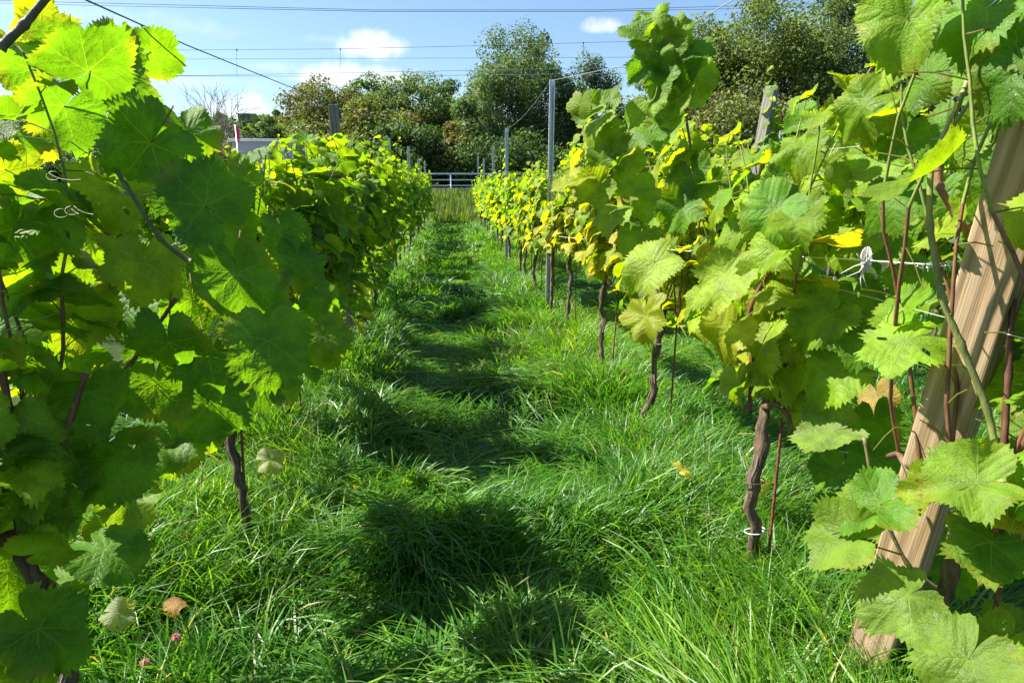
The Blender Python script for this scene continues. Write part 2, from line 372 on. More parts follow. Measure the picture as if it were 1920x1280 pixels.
def leaves_geo(L, lod):
    """L: dict of arrays pos(n,3) nrm(n,3) tip(n,3) size(n) col(n,3) -> V, faces, uv, col"""
    P, F3, F4 = TPL[lod]
    n = len(L['pos']); m = len(P)
    x = P[:, 0][None]; y = P[:, 1][None]; r2 = x * x + y * y; th = np.arctan2(x, y)
    q = rng.uniform
    fold = q(-.05, .45, (n, 1)); droop = q(.0, .95, (n, 1)); cup = q(-.45, .35, (n, 1)); wav = q(.03, .16, (n, 1)); tw = q(-.5, .5, (n, 1))
    if 'shape' in L:
        s = L['shape']; k = ~np.isnan(s[:, 0]); 
        fold[k, 0] = s[k, 0]; droop[k, 0] = s[k, 1]; cup[k, 0] = s[k, 2]; wav[k, 0] = s[k, 3]
    ph = q(0, 6.28, (n, 1)); kk = rng.integers(3, 7, (n, 1))
    z = fold * np.sqrt(x * x + .003) - droop * np.where(y > 0, y * y, .4 * y * y) + cup * r2 + wav * np.sin(th * kk + ph) * r2 * 1.8 + tw * x * y
    if lod == 'hi':   # puckering between the side veins
        z = z + .012 * np.sin(18 * np.abs(x) + 10 * y + ph) * np.minimum(r2 * 8, 1) + .01 * np.sin(31 * y - 12 * x) * np.minimum(r2 * 6, 1)
        z = z + q(-.05, .05, (n, 1)) * np.sin(x * 9 + ph) + q(-.05, .05, (n, 1)) * np.cos(y * 8 + ph)
    # small irregular outline
    wob = 1 + q(-.075, .065, (n, 1)) * np.cos(6.9 * th) + np.sqrt(r2) * .035 * (np.sin(th * 21 + q(0, 6.28, (n, 1))) + np.sin(th * 33 + q(0, 6.28, (n, 1)))) + .12 * np.sin(th * 3 + q(0, 6.28, (n, 1))) * q(0, 1, (n, 1)) + .05 * np.sin(th * 5 + q(0, 6.28, (n, 1)))
    xx = x * wob; yy = y * wob
    # arc shortening so that curled leaves do not stretch
    zc = np.clip(z, -.6, .6); sh = 1 - .35 * zc * zc / (r2 + .05)
    N_ = L['nrm'] / (np.linalg.norm(L['nrm'], axis=1)[:, None] + 1e-9)
    T = L['tip'] - N_ * np.sum(L['tip'] * N_, 1)[:, None]; T /= np.linalg.norm(T, axis=1)[:, None] + 1e-9
    X = np.cross(T, N_)
    s = L['size'][:, None, None]
    V = L['pos'][:, None] + s * (X[:, None] * (xx * sh)[..., None] + T[:, None] * (yy * sh)[..., None] + N_[:, None] * z[..., None])
    off = (np.arange(n) * m)[:, None, None]
    faces = [(F3[None] + off).reshape(-1, 3)]
    if len(F4):
        Q = F4[None] + off
        if lod == 'hi':
            nn = 103; keep = np.ones(Q.shape[:2], bool)
            for li in np.nonzero(rng.random(n) < .30)[0]:
                for _ in range(rng.integers(1, 4)):
                    ring = rng.integers(0, 4) if rng.random() < .5 else 3; a0 = rng.integers(8, 90); wd = rng.integers(1, 5)
                    keep[li, ring * nn + a0: ring * nn + a0 + wd] = False
            faces.append(Q[keep])
        else: faces.append(Q.reshape(-1, 4))
    uv = np.tile(P, (n, 1)) + np.repeat(q(0, 0, (n, 2)), m, 0)
    return V.reshape(-1, 3), faces, uv, np.repeat(L['col'], m, 0)
def foliage_mesh(name, L, lod, pet=None):
    V, f, uv, c = leaves_geo(L, lod)
    if pet is not None and pet.n:
        f = list(f) + [np.concatenate(pet.Q) + len(V)]; pv = np.concatenate(pet.V); V = np.concatenate([V, pv]); c = np.concatenate([c, np.concatenate(pet.C)]); uv = np.concatenate([uv, np.tile([[.31, .12]], (len(pv), 1))])
    return np_mesh(name, V, f, M_LEAF if lod != 'low' else M_LEAF_FAR, True, uv, c)

GREENS = np.array([(0.0819, 0.1882, 0.0076), (0.1023, 0.2299, 0.0086), (0.0682, 0.1672, 0.0097), (0.1296, 0.2648, 0.0097), (0.1159, 0.223, 0.0162)])
YELLOWS = np.array([(0.2561, 0.3132, 0.0142), (0.3521, 0.3564, 0.017), (0.1921, 0.27, 0.0113), (0.4055, 0.3672, 0.0284)])
LIMES = np.array([(0.1879, 0.31, 0.0101), (0.161, 0.2712, 0.0091), (0.2281, 0.323, 0.0111)])
def leaf_colours(z, young, yel, lime):
    n = len(z); c = GREENS[rng.integers(0, len(GREENS), n)].copy()
    py = yel * sstep(1.9, .8, z); u = rng.random(n)
    k = u < py; c[k] = YELLOWS[rng.integers(0, len(YELLOWS), k.sum())]
    k2 = (~k) & (rng.random(n) < lime + .5 * young); c[k2] = LIMES[rng.integers(0, len(LIMES), k2.sum())]
    return c * rng.uniform(.82, 1.2, (n, 1))

# ------------------------------------------------------------------ one vine
def unit(v): v = np.asarray(v, float); return v / (np.linalg.norm(v) + 1e-9)
def vine_geo(o, seed, shoots=11, top=1.95, spread=.55, lod='med', yel=.0, lime=.2, tall=0, size=.15, mask=None, low=.62, width=.30, trunk_lean=0.0, lean_x=0.0, leafden=1.0):
    """o: world position of the foot. Returns trunk, canes tubes and leaves in LOCAL coordinates (relative to o)."""
    r = np.random.default_rng(seed)
    o = np.asarray(o, float)
    trunk = Tubes(); canes = Tubes(); canes.pet = Tubes(); canes.extra = []
    # trunk: gnarled, kinked
    hz = .82; ns = 22; t = np.linspace(0, 1, ns)
    kx = np.cumsum(r.normal(0, .008, ns)) + trunk_lean * (t - 1) * -.16 * np.sign(.5 - (t > 2)); kx = kx - kx[-1] + trunk_lean * .10 * (1 - t)
    ky = np.cumsum(r.normal(0, .008, ns)); ky -= ky[-1]
    tp = np.stack([kx, ky, t * (hz + .05) - .05], -1)
    rad = np.interp(t, [0, .1, .6, .9, 1], [.026, .020, .015, .021, .013]) * r.uniform(.78, 1.25, ns)
    dcol = (.10, .068, .045)
    trunk.tp = tp
    trunk.add(tp, rad, 9, dcol, .30)
    # flaking strips of bark
    for _ in range(9):
        i0 = r.integers(1, 15); a = r.uniform(0, 6.28); k = tp[i0:i0 + 5] + np.array([math.cos(a), math.sin(a), 0]) * (rad[i0:i0 + 5, None] * 1.02)
        trunk.add(k, [.002, .005, .004, .005, .002][:len(k)], 4, (.15, .11, .075), .3)
    heads = []
    for sgn in (-1, 1):      # cordon arms along the wire
        L_ = r.uniform(.22, .42); tt = np.linspace(0, 1, 7)
        arm = tp[-1] + np.stack([r.normal(0, .008, 7).cumsum(), sgn * L_ * tt, .03 * np.sin(tt * 3) + r.normal(0, .006, 7)], -1)
        canes.add(arm, np.linspace(.012, .007, 7), 6, (.12, .075, .045), .15); heads.append(arm)
    pos = []; nrm = []; tip = []; siz = []; yng = []
    def leaf(p, side, s, droop=.8, young=0.0):
        pl = r.uniform(.04, .11) * min(1, s / .12)
        pd = unit(side * r.uniform(.5, 1.2) + np.array([0, 0, r.uniform(-.1, .6)]) + r.normal(0, .3, 3))
        q_ = p + pd * pl
        sgn = 1 if q_[0] > 0 else -1
        n_ = unit(np.array([sgn * .55, 0, .55]) + pd * .25 + S * .5 + r.normal(0, .42, 3))
        tdir = unit(pd * .7 + np.array([sgn * .3, 0, -droop]) + r.normal(0, .45, 3))
        pos.append(q_); nrm.append(n_); tip.append(tdir); siz.append(s); yng.append(young)
        return p, q_
    for k in range(shoots):
        arm = heads[k % 2]; st = arm[r.integers(0, len(arm))] + 0
        is_tall = k < tall
        Ln = (top - .85) * r.uniform(.7, 1.05) if not is_tall else (top + .40 - .85)
        Ln += .05; nn = max(6, int(Ln / .066)); step = Ln / nn * (1.12)
        d = unit([r.normal(0, .18) + lean_x, r.normal(0, .22), 1.0]); p = st.copy(); pts = [p.copy()]
        bend = np.array([r.normal(0, .05), r.normal(0, .05), 0])
        for i in range(nn):
            f = i / nn
            d = unit(d + bend * .5 + r.normal(0, .10, 3) + np.array([0, 0, .12]) - np.array([p[0] * .35, 0, 0]) * (1 if not is_tall else .6) + (np.array([np.sign(bend[0]) * .1, 0, -.20]) * max(0, f - .72) * 4 if not is_tall else 0))
            p = p + d * step; pts.append(p.copy())
        pts = np.array(pts)
        if mask is not None:
            pr_ = proj(pts + o); bad = np.nonzero(~inpoly(mask, pr_[:, 0], pr_[:, 1]) & (np.arange(len(pts)) > 1))[0]
            if len(bad) and bad[0] < 4: continue
            if len(bad): pts = pts[:bad[0]]
        c0 = np.array([.15, .07, .035]); c1 = np.array([.16, .2, .04])
        nseg = len(pts); rr = np.interp(np.linspace(0, 1, nseg), [0, 1], [.0052, .0022])
        h = nseg // 2
        sd = 5 if lod != 'low' else 3
        canes.add(pts[:h + 1], rr[:h + 1], sd, c0, .1, caps=False); canes.add(pts[h:], rr[h:], sd, c1, .1, caps=False)
        az = r.uniform(0, 6.28)
        for i in range(1, nseg):
            f = i / nseg
            if r.random() > leafden: continue
            az += math.pi + r.normal(0, .5)
            side = np.array([math.cos(az) * 1.25, math.sin(az) * .8, 0])
            s = size * np.interp(f, [0, .15, .6, .88, 1], [.8, 1.05, 1.0, .62, .3]) * r.uniform(.72, 1.2)
            a, b = leaf(pts[i], side, s, .9, max(0, f - .6) * 2)
            if lod != 'low': canes.pet.add(np.array([a, (a + b) / 2 + (0, 0, .006), b]), [.0019, .0014, .0012], 4 if lod == 'hi' else 3, (.2, .17, .05), caps=False)
            if r.random() < .38 and f < .8:   # leaf of a lateral
                leaf(pts[i], -side + r.normal(0, .4, 3), s * r.uniform(.5, .9), .7, .3)
    # skirt of hanging basal leaves
    nb = int(26 * leafden * (.55 if seed in (300, 301) else 1.9 if 102 <= seed < 107 else 1)) if low < .8 else 10
    for _ in range(nb):
        p = np.array([r.normal(0, .10), r.normal(0, spread * .5), r.uniform(low, 1.05)])
        leaf(p, np.array([r.choice([-1, 1]) * 1.0, r.normal(0, .5), -.2]), size * r.uniform(.7, 1.15), 1.1, 0)
    pos = np.array(pos); sgnx = np.sign(pos[:, 0])
    L = dict(pos=pos, nrm=np.array(nrm), tip=np.array(tip), size=np.array(siz))
    keep = pos[:, 2] > low - .12
    if 100 <= seed < 106: keep &= ~((pos[:, 0] < -.06) & (r.random(len(pos)) < (.75 if seed < 102 else .45)))
    if mask is not None:
        pr = proj(pos + o + L['tip'] * .05); keep &= inpoly(mask, pr[:, 0], pr[:, 1])
        if seed in (300, 301): keep &= ~(shades_brace(pos + o + L['tip'] * .06) & (r.random(len(pos)) < .95))
        if 302 <= seed < 306:
            for h_ in POST_HOLES: keep &= ~inpoly(h_, pr[:, 0], pr[:, 1])
        for h_ in (HOLES if seed in (300, 301) else ()): keep &= ~inpoly(h_, pr[:, 0], pr[:, 1])
    for k_ in L: L[k_] = L[k_][keep]
    L['col'] = leaf_colours(L['pos'][:, 2], np.array(yng)[keep], yel, lime)
    return trunk, canes, L
def merge(A, B):
    out = {}
    for k in ('pos', 'nrm', 'tip', 'size', 'col'): out[k] = np.concatenate([A[k], B[k]])
    nan = lambda D: D.get('shape', np.full((len(D['pos']), 4), np.nan))
    out['shape'] = np.concatenate([nan(A), nan(B)]); return out
def make_vine(loc, geo, lod, extra=None):
    trunk, canes, L = geo
    root = empty('grapevine', tuple(loc))
    link_mesh('trunk', trunk.mesh('trunk', M_BARK), root)
    link_mesh('canes', canes.mesh('canes', M_CANE), root)
    if extra is not None: L = merge(L, extra)
    link_mesh('foliage', foliage_mesh('foliage', L, lod, canes.pet), root)
    for nm, tb in canes.extra: link_mesh(nm, tb.mesh(nm, M_CANE), root)
    return root
def copy_tree(o, parent=None):
    c = o.copy(); col.objects.link(c)
    if parent is not None: c.parent = parent
    for ch in list(o.children): copy_tree(ch, c)
    return c
ORD = 'first second third fourth fifth sixth seventh eighth ninth tenth eleventh twelfth thirteenth fourteenth fifteenth sixteenth seventeenth eighteenth nineteenth twentieth'.split()
ORD += ['twenty-' + x for x in ORD[:9]] + ['thirtieth']

#@@HERO
# (x, y, width in the photograph, direction of the tip: 0 down, 90 right, -90 left, 180 up, turn sideways, turn upwards, colour key)
# each leaf is set at the distance where a leaf of real size looks that wide
HL = [
 (443,512,180,0,.2,.1,'d'),(503,637,190,20,.1,.3,'g'),(283,268,190,-20,.0,.0,'d'),(165,128,165,150,.1,-.8,'d'),(215,100,130,100,.2,-.6,'g'),(110,95,120,-160,.1,-.5,'g'),(60,130,120,-60,.3,0,'d'),(230,150,120,20,0,.2,'d'),(120,200,170,-30,.1,-.1,'d'),(385,385,190,-120,.2,.2,'d'),
 (25,430,185,-20,.4,0,'d'),(270,490,150,-20,0,.1,'y'),(85,525,120,-10,.2,0,'y'),(205,365,150,-20,.1,.0,'y'),(170,740,160,10,.1,.7,'g'),(215,860,175,10,.1,.1,'g'),(40,960,190,60,.1,.5,'o'),
 (195,1030,150,10,.1,.0,'d'),(70,1180,210,30,0,.3,'d'),(395,755,140,0,.1,.1,'d'),(345,245,120,30,.2,.1,'g'),(430,325,110,0,.1,.1,'l'),(325,830,120,10,.2,.1,'g'),(560,490,110,10,.2,0,'g'),(605,630,110,10,.3,.1,'l'),
 (240,195,100,80,.0,-.3,'g'),(25,235,130,0,.2,0,'g'),(22,590,150,40,0,.5,'g'),(320,640,150,10,.1,.1,'d'),(130,680,140,-20,.1,.3,'g'),(40,690,130,0,0,.3,'g'),(15,1070,160,0,.2,.2,'g'),(20,1230,200,0,.1,.3,'d'),
 (285,100,105,60,.2,-.4,'g'),(85,60,110,170,.1,-.3,'y'),(75,265,80,0,.3,0,'Y'),(470,700,130,10,.1,.1,'d'),(330,330,140,-10,.0,.2,'d'),(150,580,150,-20,.1,.2,'y'),(60,820,140,0,.1,.1,'g'),(240,560,140,10,.1,.2,'d'),
 (360,560,140,-10,.1,.3,'g'),(130,470,130,10,.2,.2,'l'),(420,420,120,30,.2,.2,'g'),(10,320,120,30,.1,.1,'y'),(100,1090,140,0,.1,.2,'g'),(20,1060,80,50,.1,.1,'Y'),(480,560,130,10,.2,.1,'g'),(240,940,120,30,.1,.1,'o'),
 (530,440,110,10,.2,.1,'d'),(600,560,100,20,.2,.2,'g'),(390,660,150,0,.1,.2,'d'),(290,720,140,0,.2,.2,'g')]
HR = [
 (1700,35,170,-40,-.1,.1,'l'),(1625,195,135,-60,-.1,.3,'l'),(1690,240,135,-80,.0,-.1,'g'),(1650,300,120,-50,0,.4,'l'),(1850,20,180,-80,-.1,.4,'b'),(1920,130,190,-90,-.3,.0,'d'),(1925,300,160,-30,-.2,.1,'g'),
 (1540,310,115,-30,-.1,.1,'p'),(1550,370,110,0,-.3,0,'g'),(1680,370,130,-90,-.2,.4,'g'),(1455,390,130,-35,-.2,.3,'b'),(1365,525,125,-80,-.1,.1,'p'),(1225,490,115,-60,-.2,.3,'p'),(1210,590,95,-5,-.3,.0,'Y'),
 (1365,620,120,-40,-.6,.0,'Y'),(1480,710,110,-20,-.2,.2,'y'),(1410,690,100,-10,-.3,0,'y'),(1545,590,130,-60,0,.5,'l'),(1720,520,115,-70,-.2,.3,'g'),(1845,548,135,170,0,.3,'d'),(1700,640,150,-100,-.1,.6,'l'),
 (1895,720,150,-110,-.1,.5,'l'),(1562,812,130,-80,0,.8,'u'),(1570,880,100,-60,0,.6,'g'),(1650,945,150,-5,-.1,.4,'b'),(1580,960,100,-40,0,.4,'g'),(1590,1010,150,-80,0,.5,'o'),(1700,1118,160,-45,-.1,.3,'u'),
 (1832,905,170,-100,-.1,.4,'o'),(1700,1065,75,30,0,.3,'y'),(1815,1235,185,-60,-.1,.2,'o'),(1790,1130,75,-60,0,.2,'y'),(1905,1185,130,-60,0,.5,'y'),(1900,970,130,-30,0,.3,'o'),(1640,790,100,0,-.8,.1,'g'),
 (1645,740,75,20,-.2,.2,'B'),(1950,830,140,-30,-.1,.3,'o'),(1780,70,130,-20,0,-.2,'d'),(1830,110,120,-60,0,.2,'g'),(1780,240,120,-40,-.1,.2,'g'),(1760,370,110,-20,-.1,.1,'g'),(1620,620,120,-20,-.2,.3,'g'),
 (1600,560,110,-10,-.1,.2,'g'),(1880,400,120,-20,0,.2,'g'),(1860,1020,160,-20,0,.2,'d'),(1800,1040,120,-20,0,.3,'g'),(1490,530,120,-60,-.2,.4,'l'),(1300,330,100,10,-.2,0,'g'),(1280,390,100,-60,-.2,.1,'g'),
 (1410,560,100,-40,-.1,.2,'y'),(1680,440,110,-30,-.1,.2,'g'),(1450,620,120,-30,-.1,.3,'y'),(1570,700,130,-20,0,.5,'l'),(1520,760,110,-40,0,.3,'y'),(1890,1270,130,-40,0,.4,'y'),(1915,480,120,-60,0,.3,'g'),
 (1480,340,95,-50,-.1,.2,'g'),(1560,250,90,-60,-.1,.3,'l'),(1600,450,110,-40,-.1,.1,'y'),(1505,230,80,-80,0,.3,'g'),(1885,60,170,-20,-.1,.2,'g'),(1915,190,165,-40,-.1,.2,'g'),(1865,245,140,-60,-.1,.3,'l'),(1905,345,165,-50,-.1,.2,'g'),(1950,560,150,-60,-.1,.2,'g'),(1640,860,100,10,0,0,'d'),(1690,980,120,20,0,.1,'d'),(1760,1010,120,-20,0,.1,'d')]
HT = [   # the tall shoot that stands up against the sky, and the shoot left of it
 (1222,38,80,160,0,.1,'g'),(1195,60,75,-120,0,.1,'g'),(1262,62,90,60,0,.2,'g'),(1292,95,95,70,0,.2,'d'),(1190,112,60,-80,0,.5,'g'),(1232,112,90,10,0,.3,'g'),(1300,150,105,40,0,.2,'d'),(1243,150,85,-30,0,.1,'g'),
 (1270,190,90,10,0,.3,'g'),(1318,235,115,50,.1,.2,'d'),(1255,235,100,-40,0,.3,'g'),(1218,245,90,-70,0,.2,'g'),(1290,290,95,20,0,.2,'d'),(1330,320,110,70,.1,.2,'d'),(1245,330,90,-50,0,.2,'g'),(1255,90,80,0,.0,.2,'l'),
 (1210,85,70,-40,0,.1,'l'),(1280,130,80,0,0,.2,'g'),(1225,190,80,-60,0,.3,'d'),(1310,190,80,70,0,.2,'g'),(1240,60,75,30,0,0,'g'),(1205,130,70,-20,0,.1,'d'),(1265,155,75,0,0,.1,'l')]
HS = [(1145,188,62,170,0,.3,'u'),(1112,205,70,-60,-.2,.1,'l'),(1088,195,60,-40,-.2,0,'y'),(1120,228,80,-60,0,.4,'y'),(1172,285,85,-25,-.2,.1,'Y'),(1150,260,80,-60,0,.2,'g'),(1195,225,80,-80,0,.5,'g'),(1185,330,90,-50,0,.2,'g'),
 (1130,300,75,-60,0,.1,'g'),(1085,335,70,-80,0,.3,'Y'),(1120,350,80,-50,0,.2,'y'),(1230,385,90,-40,0,.2,'g'),(1060,345,50,-80,0,.3,'Y'),(1150,400,80,-30,0,.2,'y'),(1200,440,90,-30,0,.3,'l')]
HCOL = {'d': (0.0752, 0.1931, 0.0119), 'g': (0.1006, 0.2284, 0.0091), 'l': (0.1678, 0.2919, 0.0134), 'y': (0.1993, 0.297, 0.0111), 'Y': (0.3047, 0.3526, 0.0168), 'p': (0.2539, 0.3636, 0.0315), 'o': (0.1305, 0.2239, 0.018), 'b': (0.0993, 0.2353, 0.0144), 'u': (0.1514, 0.2379, 0.0405), 'B': (0.33, 0.22, 0.05)}
def hero_leaves(lst, o, canes, size_m=.185, Yfix=None, jit=.20, sb=.5):
    r = np.random.default_rng(len(lst)); P = []; Nn = []; T = []; Z = []; C = []; SH = []
    for px, py, wpx, ang, tx, ty, c in lst:
        if wpx > 165 and px < 900: wpx *= .88
        d = ray(px, py); f = size_m * F / wpx if Yfix is None else Yfix
        p = CAM + d * f; sz = wpx * f / F / 1.04
        a = math.radians(ang); tdir = -UP * math.cos(a) + RT * math.sin(a)
        n_ = unit(-unit(d) + RT * tx + UP * ty + S * sb + r.normal(0, jit, 3)); tdir = tdir + r.normal(0, .2, 3)
        P.append(p - o); Nn.append(n_); T.append(tdir); Z.append(sz); C.append(np.array(HCOL[c]) * r.uniform(.88, 1.12))
        SH.append((r.uniform(.0, .42), r.uniform(.1, .9), r.uniform(-.4, .3), r.uniform(.04, .15)))
        tdn = unit(tdir - n_ * np.dot(tdir, n_)); e = p - o - tdn * sz * .45 - n_ * sz * .5 + np.array([0, 0, .01]); m = (e + p - o) / 2 - n_ * .006 - tdn * .012
        canes.pet.add(np.array([e, m, p - o]), [.0022, .0018, .0015], 5, [(.2, .17, .05), (.22, .10, .05)][r.integers(0, 2)], caps=False)
    return dict(pos=np.array(P), nrm=np.array(Nn), tip=np.array(T), size=np.array(Z), col=np.array(C), shape=np.array(SH))
def hero_cane(o, canes, pts, f, rad, colr):
    """a cane with swollen nodes through the given points at distance f"""
    ff = np.interp(np.arange(len(pts)), [0, len(pts) - 1], f if hasattr(f, '__len__') else (f, f))
    Q = np.array([CAM + ray(x, y) * q_ - o for (x, y), q_ in zip(pts, ff)])
    n = 8 * (len(pts) - 1) + 1; t = np.linspace(0, len(pts) - 1, n); W = np.stack([np.interp(t, range(len(pts)), Q[:, k]) for k in range(3)], -1)
    for _ in range(3): W[1:-1] = (W[:-2] + W[1:-1] * 2 + W[2:]) / 4
    rr = rad * np.linspace(1, .75, n) * (1 + .35 * ((np.arange(n) % 8) == 0))
    tb = Tubes(); tb.add(W, rr, 8, colr, .06); canes.extra.append(('cane', tb))
#@@HEROEND
MASK_L = [(-260, 60), (20, 60), (90, 25), (180, 40), (285, 85), (310, 150), (300, 180), (365, 215), (400, 280), (455, 310), (480, 280), (560, 240), (620, 262), (690, 258), (720, 240), (745, 290), (800, 350),
          (812, 400), (785, 440), (760, 520), (700, 590), (650, 690), (560, 740), (500, 790), (420, 850), (330, 840), (280, 960), (270, 1080), (150, 1180), (150, 1500), (-260, 1500)]
MASK_R = [(872, 345), (950, 270), (1000, 285), (1042, 335), (1062, 205), (1130, 180), (1185, 165), (1170, 105), (1185, 30), (1255, 25), (1310, 90), (1310, 190), (1345, 230), (1430, 290), (1480, 175), (1560, 155), (1630, 110),
          (1605, -300), (3000, -300), (3000, 1600), (1720, 1600), (1680, 1250), (1600, 1230), (1590, 1110), (1495, 1010), (1535, 900), (1490, 800), (1360, 770), (1295, 720), (1200, 660), (1130, 520), (1060, 480), (960, 470), (885, 430)]
EB = at(1604, 1330, 1.42); ET = at(1968, 190, 1.12); ed = unit(ET - EB)
def shades_brace(P):
    bad = np.zeros(len(P), bool)
    for t in np.linspace(.0, .95, 16):
        v = P - (EB + (ET - EB) * t); a = v @ S; off = np.linalg.norm(v - a[:, None] * S, axis=1)
        bad |= ((a > -.05) & (a < .9) & (off < .15)) | (np.linalg.norm(v, axis=1) < .12)
    return bad
POST_HOLES = [[(1014, 150), (1052, 150), (1052, 385), (1014, 385)], [(1012, 465), (1048, 465), (1048, 600), (1012, 600)]]
HOLES = [[(1850, 200), (1990, 200), (1990, 450), (1920, 660), (1880, 890), (1655, 915), (1625, 860), (1710, 650), (1780, 460)], [(1510, 1130), (1690, 1150), (1680, 1340), (1500, 1340)], [(1480, 860), (1560, 860), (1530, 960), (1450, 960)]]
XL, XR, XR2, XR3, XL2 = -.90, 1.06, 3.05, 5.05, -2.90
GL = 'grapevines in the row left of the grass path'
GR = 'grapevines in the row right of the grass path'
def ymask(y, M): return M if y < 9 else None
def pt(x, y): return np.array([x, y, float(ground_z(x, y))])
def foot(px, py, z):
    d = ray(px, py); p = CAM + d * ((z - CAM[2]) / d[2]); return p
def ordl(i): return ORD[i]

left_y = [1.28, 2.42, 3.5] + [4.6 + 1.12 * k for k in range(19)]
right_y = [1.12, 2.27, 3.42, 4.52, 5.75] + [6.85 + 1.12 * k for k in range(17)]
def lod_of(y): return 'hi' if y < 3.0 else ('med' if y < 9.5 else 'low')
def left_extra(i, o, canes):
    if i == 0:
        hero_cane(o, canes, [(0, 90), (45, 48), (92, -10)], 1.0, .0075, (.10, .08, .05))
        hero_cane(o, canes, [(355, 490), (300, 450), (235, 345), (190, 280)], (1.42, 1.32), .0055, (.11, .12, .045))
        hero_cane(o, canes, [(40, 1030), (15, 760), (-5, 640)], 1.3, .009, (.11, .045, .03))
        hero_cane(o, canes, [(70, 980), (128, 800), (160, 700)], 1.35, .008, (.12, .055, .035))
        hero_cane(o, canes, [(-5, 730), (70, 730), (155, 780), (240, 690), (330, 560)], 1.5, .006, (.13, .07, .04))
        for cx, cy, k in ((100, 330, 1), (135, 395, 2), (115, 400, 3)):     # tendrils
            a = np.linspace(0, 9, 40); f = 1.2
            W = [CAM + ray(cx + 45 * max(0, 1 - v / 3) + 13 * math.cos(v + k), cy + 8 * math.sin(v + k)) * (f + .004 * v) - o for v in a]
            tb = Tubes(); tb.add(np.array(W), .0010, 4, (.07, .085, .008)); canes.extra.append(('tendril', tb))
        return hero_leaves([h for h in HL if h[0] < 330 or h[2] > 150], o, canes, sb=.12, jit=.34)
    if i == 1: return hero_leaves([h for h in HL if not (h[0] < 330 or h[2] > 150)], o, canes, .20, sb=.12, jit=.34)
def right_extra(i, o, canes):
    if i == 0:
        hero_cane(o, canes, [(1880, 900), (1850, 760), (1800, 640), (1765, 560), (1742, 420), (1745, 300), (1790, 215), (1815, 150)], 1.2, .0065, (.17, .19, .05))
        hero_cane(o, canes, [(1870, 1000), (1880, 880), (1890, 700), (1900, 560)], 1.25, .0075, (.10, .04, .025))
        hero_cane(o, canes, [(1760, 300), (1760, 350), (1790, 400), (1840, 470)], 1.3, .008, (.20, .10, .05))
        hero_cane(o, canes, [(1780, 1120), (1700, 1060), (1640, 930), (1620, 820)], 1.45, .005, (.14, .12, .05))
        return hero_leaves([h for h in HR if h[0] > 1585], o, canes, .165)
    if i == 1:
        hero_cane(o, canes, [(1405, 770), (1412, 680), (1404, 580), (1440, 510), (1520, 450)], (2.0, 1.8), .0075, (.13, .055, .035))
        hero_cane(o, canes, [(1318, 620), (1312, 480), (1308, 360), (1285, 210), (1235, 60)], 2.3, .006, (.15, .10, .04))
        A = hero_leaves([h for h in HR if h[0] <= 1585], o, canes, .185); B = hero_leaves([(h[0], h[1], h[2] * .84) + h[3:6] + ('l' if k % 2 == 0 else h[6],) for k, h in enumerate(HT) if k % 5 != 4 and h[0] < 1316], o, canes, Yfix=2.25, jit=.42); return merge(A, B)
    if i == 2:
        hero_cane(o, canes, [(1240, 620), (1235, 450), (1165, 380), (1160, 330)], 3.0, .006, (.14, .05, .03))
        hero_cane(o, canes, [(1190, 260), (1130, 205)], 2.9, .004, (.14, .12, .04))
        return hero_leaves([h[:6] + ('l' if h[6] == 'g' else h[6],) for h in HS], o, canes, Yfix=2.7, jit=.35)
far_variants = {}; TIES = {}; FEET = {}
def far_vine(key, x, y, **kw):
    if key not in far_variants:
        g = vine_geo((0, 0, 0), hash(key) % 100000 if False else sum(map(ord, str(key))) * 7, lod='low', **kw)
        v = make_vine(pt(x, y), g, 'low'); far_variants[key] = v; return v
    v = copy_tree(far_variants[key]); v.location = pt(x, y)
    return v
for i, y in enumerate(left_y):
    x = XL + rng.normal(0, .03)
    if y < 9.5:
        top = [1.9, 1.75, 1.8, 2.0, 1.95, 1.8, 1.85, 1.8, 1.85][min(i, 8)]
        g = vine_geo(pt(x, y), 100 + i, shoots=(7, 8, 13)[i] if i < 3 else (14 if i < 6 else 12), top=top, lod=lod_of(y), yel=.06, lime=.18, size=.16, mask=MASK_L, low=.50 if i < 2 else (.36 if i < 7 else .5), lean_x=.03 if i < 2 else .12, tall=1 if i in (3, 5) else 0)
        v = make_vine(pt(x, y), g, lod_of(y), left_extra(i, pt(x, y), g[1]))
    else:
        v = far_vine('left%d' % (i % 4), x, y, shoots=12, top=1.75, yel=.1, lime=.3, size=.15, tall=(i % 4 == 1))
        v.rotation_euler.z = math.pi * (i // 4 % 2)
    tag(v, '%s grapevine from the camera in the green row on the left of the grass path' % ordl(i), 'grapevine', GL)
